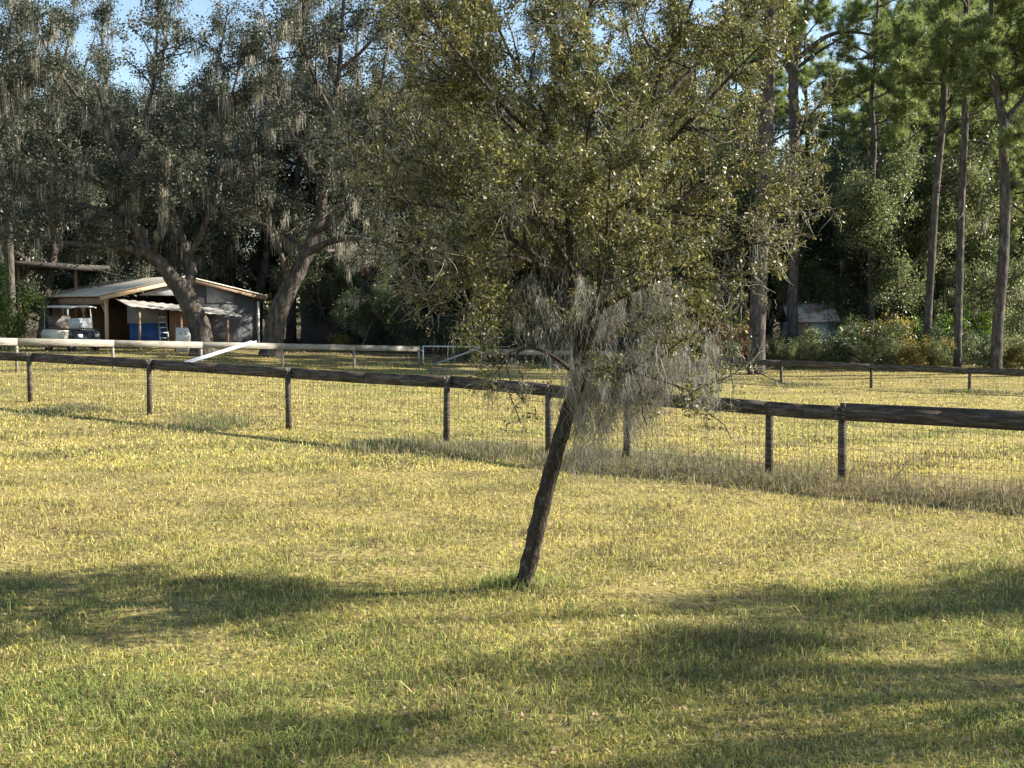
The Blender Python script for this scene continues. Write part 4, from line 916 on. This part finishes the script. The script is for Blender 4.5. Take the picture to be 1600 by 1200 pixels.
    # inner partition: cloth above, blue tarp below, plywood door
    slab([P(.9, -.15, 1.55), P(2.7, -.15, 1.55), P(2.7, -.15, 2.32), P(.9, -.15, 2.5)], .04, 'hanging_cloth', 'grey_cloth')
    slab([P(1.0, -.14, g), P(2.7, -.14, g), P(2.7, -.14, 1.55), P(1.0, -.14, 1.55)], .03, 'blue_tarp', 'blue_tarp')
    slab([P(2.8, -.16, g), P(4.6, -.16, g), P(4.6, -.16, 2.15), P(2.8, -.16, 2.3)], .05, 'plywood_wall', 'plywood')
    slab([P(3.0, -.3, g), P(3.8, -.3, g), P(3.8, -.3, 1.5), P(3.0, -.3, 1.5)], .05, 'door', 'shed_frame')
    # ladder
    A = P(2.0, -1.75, g+.02); B = P(2.28, -.6, 2.05); r2 = thing('ladder', 'pale wooden step ladder leaning under the shed awning in front of the blue tarp', 'ladder', tuple(A))
    for s in (-.2, .2):
        m = MB(); m.beam(A + u*s, B + u*s*.75, .07, .03, up=u); m.build('ladder_rail', M['post_end'], r2, tuple(A))
    for k in range(1, 7):
        t = k/7; c = A + (B-A)*t; m = MB(); m.beam(c - u*(.2-.05*t), c + u*(.2-.05*t), .04, .09); m.build('rung', M['galv'], r2, tuple(A))
    # white board with faint marks
    c = W(286, 522, 53.2); gz = h(c[0], c[1]); bz = W(286, 512, 53.2)[2]
    r3 = thing('white_board', 'white painted panel with faint dark marks standing left of the leaning oak trunk', 'panel', (c[0], c[1], gz)); lc = (c[0], c[1], gz)
    m = MB(); m.box((c[0], c[1], (gz+bz)/2), (.58, .04, bz-gz)); m.build('panel', M['white_paint'], r3, lc)
    m = MB(); z = bz-.25
    m.box((c[0]-.12, c[1]-.024, z), (.1, .006, .03)); m.box((c[0]-.08, c[1]-.024, z+.05), (.03, .006, .07)); m.box((c[0]+.1, c[1]-.024, z+.02), (.03, .006, .16)); m.box((c[0]+.16, c[1]-.024, z-.04), (.08, .006, .03)); m.box((c[0]+.17, c[1]-.024, z-.32), (.1, .006, .04))
    m.build('dark_marks', M['ink'], r3, lc)
    m = MB(); m.beam((c[0]-.33, c[1]+.02, gz-.1), (c[0]-.33, c[1]+.02, bz+.1), .05, .05, up=(1, 0, 0)); m.build('post', M['shed_frame'], r3, lc)
shed()

# ------------------------------------------------------------------ golf cart (local: x forward, z up)
def golf_cart():
    c = W(110, 500, 52); g = h(c[0], c[1]); hd = math.atan2(-.6, .8)
    root = thing('golf_cart', 'cream and black golf cart with a roof and clear windshield parked beside the shed', 'golf cart', (c[0], c[1], g), hd)
    def prism(m, prof, y0, y1):
        n = len(prof); V = [(x, y0, z) for x, z in prof] + [(x, y1, z) for x, z in prof]
        m.add(V, [tuple(range(n)), tuple(range(2*n-1, n-1, -1))] + [(i, i+n, (i+1) % n + n, (i+1) % n) for i in range(n)])
    m = MB(); prism(m, [(-1.15, .35), (-.2, .35), (-.1, .5), (-.12, .78), (-.3, .86), (-1.05, .86), (-1.2, .7)], -.58, .58); m.build('rear_body', M['cart_cream'], root)
    m = MB(); m.box((-.1, 0, .31), (2.1, 1.1, .08)); m.build('floor', M['cart_black'], root)
    m = MB(); prism(m, [(.62, .36), (.68, .86), (.8, .9), (1.0, .84), (1.18, .7), (1.24, .52), (1.2, .34)], -.55, .55); cw = m.build('front_cowl', M['cart_black'], root)
    m = MB(); prism(m, [(1.235, .3), (1.31, .34), (1.31, .46), (1.245, .5)], -.5, .5); m.build('bumper', M['cart_roof'], root)
    for s in (-1, 1):
        m = MB(); m.box((1.215, s*.4, .62), (.05, .2, .12)); m.build('headlight', M['lamp_glass'], root)
    m = MB(); prism(m, [(-.75, .86), (-.15, .86), (-.12, .95), (-.15, 1.0), (-.75, .98)], -.52, .52); m.build('seat', M['seat_vinyl'], root)
    m = MB(); prism(m, [(-.78, .98), (-.68, .98), (-.8, 1.4), (-.88, 1.4)], -.52, .52); m.build('seat_back', M['seat_vinyl'], root)
    # roof, slightly domed
    V = []; Fc = []; nx, ny = 10, 8
    for k, dz in ((0, 0), (1, -.05)):
        for i in range(nx+1):
            for j in range(ny+1):
                x = -1.05 + 1.95*i/nx; y = -.6 + 1.2*j/ny; e = 1 - (2*j/ny-1)**4*.6 - abs(2*i/nx-1)**6*.4
                V.append((x, y, 1.76 + .07*e + dz))
    q = (nx+1)*(ny+1)
    for i in range(nx):
        for j in range(ny):
            a = i*(ny+1)+j; Fc += [(a, a+ny+1, a+ny+2, a+1), (q+a, q+a+1, q+a+ny+2, q+a+ny+1)]
    for i in range(nx): 
        a = i*(ny+1); Fc.append((a, q+a, q+a+ny+1, a+ny+1)); a += ny; Fc.append((a, a+ny+1, q+a+ny+1, q+a))
    for j in range(ny):
        Fc.append((j, j+1, q+j+1, q+j)); a = nx*(ny+1)+j; Fc.append((a, q+a, q+a+1, a+1))
    m = MB(); m.add(V, Fc); m.build('roof', M['cart_roof'], root)
    for s in (-1, 1):
        m = MB(); m.tube([(.72, s*.53, .88), (.55, s*.54, 1.74)], .018, 6); m.build('roof_strut', M['galv'], root)
        m = MB(); m.tube([(-1.0, s*.53, .84), (-.95, s*.54, 1.74)], .018, 6); m.build('roof_strut', M['galv'], root)
    m = MB(); V = [(.735, -.5, .92), (.735, .5, .92), (.655, .5, 1.32), (.655, -.5, 1.32)]; V += [(a+.012, b, c2) for a, b, c2 in V]
    m.add(V, [(0, 1, 2, 3), (7, 6, 5, 4), (0, 4, 5, 1), (1, 5, 6, 2), (2, 6, 7, 3), (3, 7, 4, 0)]); m.build('windshield', M['windshield'], root)
    m = MB(); m.tube([(.5, .25, .7), (.3, .25, 1.08)], .015, 6)
    ang = np.linspace(0, 2*math.pi, 17); m.tube([(.3+.08*math.sin(a), .25+.17*math.cos(a), 1.08+.1*math.sin(a)) for a in ang], .015, 5, cap=False); m.build('steering_wheel', M['cart_black'], root)
    for x in (-.78, .92):
        for s in (-1, 1):
            m = MB(); a = np.linspace(0, 2*math.pi, 21)
            for y0, y1, r0, r1 in ((-.09, .09, .23, .23),):
                m.tube([(x, s*.5-.09, .23), (x, s*.5-.085, .23), (x, s*.5+.085, .23), (x, s*.5+.09, .23)], [.2, .23, .23, .2], n=20)
            wh = m.build('wheel', M['rubber'], root, smooth=False)
            m = MB(); yy = s*.5+s*.088; m.tube([(x, yy, .23), (x, yy+s*.02, .23)], [.11, .09], n=12); m.build('rim', M['galv'], wh)
golf_cart()

# ------------------------------------------------------------------ other structures in the woods
def carport():
    a = W(-80, 408, 60); b = W(136, 420, 63); g = h(a[0], a[1]); loc = (b[0], b[1], g)
    root = thing('old_carport', 'dark low flat roofed carport at the far left behind the golf cart', 'carport', loc)
    m = MB(); m.beam(a + np.array([0, 2, 0]), b + np.array([0, 2, 0]), .26, 5, up=(0, 0, 1)); m.build('roof', M['old_roof'], root, loc)
    for t in (.1, .5, .92):
        for dy in (.2, 4):
            p = a + (b-a)*t; m = MB(); m.beam((p[0], p[1]+dy-.3, g-.2), (p[0], p[1]+dy-.3, p[2]-.08), .14, .14, up=(1, 0, 0)); m.build('post', M['shed_frame'], root, loc)
carport()
def house():
    Y = 72; a = W(470, 432, Y); b = W(690, 432, Y); g = h(a[0], a[1]); loc = (a[0], a[1], g); w_ = b[0]-a[0]
    root = thing('red_roofed_house', 'dim grey sided house with a faded red roof hidden in the shade between the oaks', 'house', loc)
    cx = (a[0]+b[0])/2; ez = a[2]
    m = MB(); m.box((cx, Y+3, (g+ez)/2-.1), (w_, 6, ez-g+.2)); m.build('wall', M['house_wall'], root, loc)
    for k in range(9):
        pass
    m = MB(); V = [(a[0]-.4, Y-.5, ez), (b[0]+.4, Y-.5, ez), (b[0]+.4, Y+3, ez+1.1), (a[0]-.4, Y+3, ez+1.1), (a[0]-.4, Y+6.5, ez), (b[0]+.4, Y+6.5, ez)]
    V += [(x, y, z+.1) for x, y, z in V]; m.add(V, [(0, 3, 2, 1), (3, 4, 5, 2), (6, 7, 8, 9), (9, 8, 11, 10), (0, 1, 7, 6), (4, 10, 11, 5), (0, 6, 9, 3), (3, 9, 10, 4), (1, 2, 8, 7), (2, 5, 11, 8)]); m.build('roof', M['red_roof'], root, loc)
    for px in (515, 600, 655):
        c = W(px, 480, Y-.04); m = MB(); m.box((c[0], Y-.03, c[2]), (1.1, .08, 1.2)); f = m.build('window', M['white_paint'], root, loc)
        m = MB(); m.box((c[0], Y-.09, c[2]), (.95, .03, 1.05)); m.build('pane', M['cart_black'], f, loc)
house()
def trailer():
    Y = 58; a = W(1236, 504, Y); b = W(1306, 504, Y); g = h(a[0], a[1]); loc = (a[0], a[1], g); cx = (a[0]+b[0])/2; w_ = b[0]-a[0]
    root = thing('old_outbuilding', 'small pale outbuilding with a rusty roof half hidden behind bushes on the right', 'shed', loc)
    ez = a[2]; m = MB(); m.box((cx, Y+1.2, (g+ez)/2-.05), (w_, 2.4, ez-g+.1)); m.build('wall', M['trailer_wall'], root, loc)
    m = MB(); V = [(a[0]-.15, Y-.2, ez), (b[0]+.15, Y-.2, ez), (b[0]+.15, Y+1.2, ez+.8), (a[0]-.15, Y+1.2, ez+.8), (a[0]-.15, Y+2.6, ez), (b[0]+.15, Y+2.6, ez)]
    V += [(x, y, z+.07) for x, y, z in V]; m.add(V, [(0, 3, 2, 1), (3, 4, 5, 2), (6, 7, 8, 9), (9, 8, 11, 10), (0, 1, 7, 6), (4, 10, 11, 5), (0, 6, 9, 3), (3, 9, 10, 4), (1, 2, 8, 7), (2, 5, 11, 8)]); m.build('roof', M['rust_roof'], root, loc)
    m = MB(); m.box((cx-.5, Y-.02, g+.95), (.75, .06, 1.9)); m.build('door', M['shed_frame'], root, loc)
trailer()
# straw stalk leaning over the near fence and one in the weeds
def stalk(name, label, pts, r, mat):
    m = MB(); P = smooth_path(pts, 4); m.tube(P, np.linspace(r, r*.4, len(P)), n=5); o = m.build(name, mat, smooth=True)
    tag(o, label, 'stalk')
stalk('bamboo_cane', 'thin pale cane leaning against the near fence board where a second board starts', [W(1321, 636, 16.6), W(1314, 610, 16.75), W(1309, 585, 16.9)], .007, M['post_end'])
stalk('dry_stalk', 'bent dry straw stalk rising from the weeds in front of the right wire fence', [W(1392, 752, 16.2), W(1408, 735, 16.2), W(1425, 718, 16.25), W(1441, 711, 16.3)], .007, M['fence_pale'])
print('done')
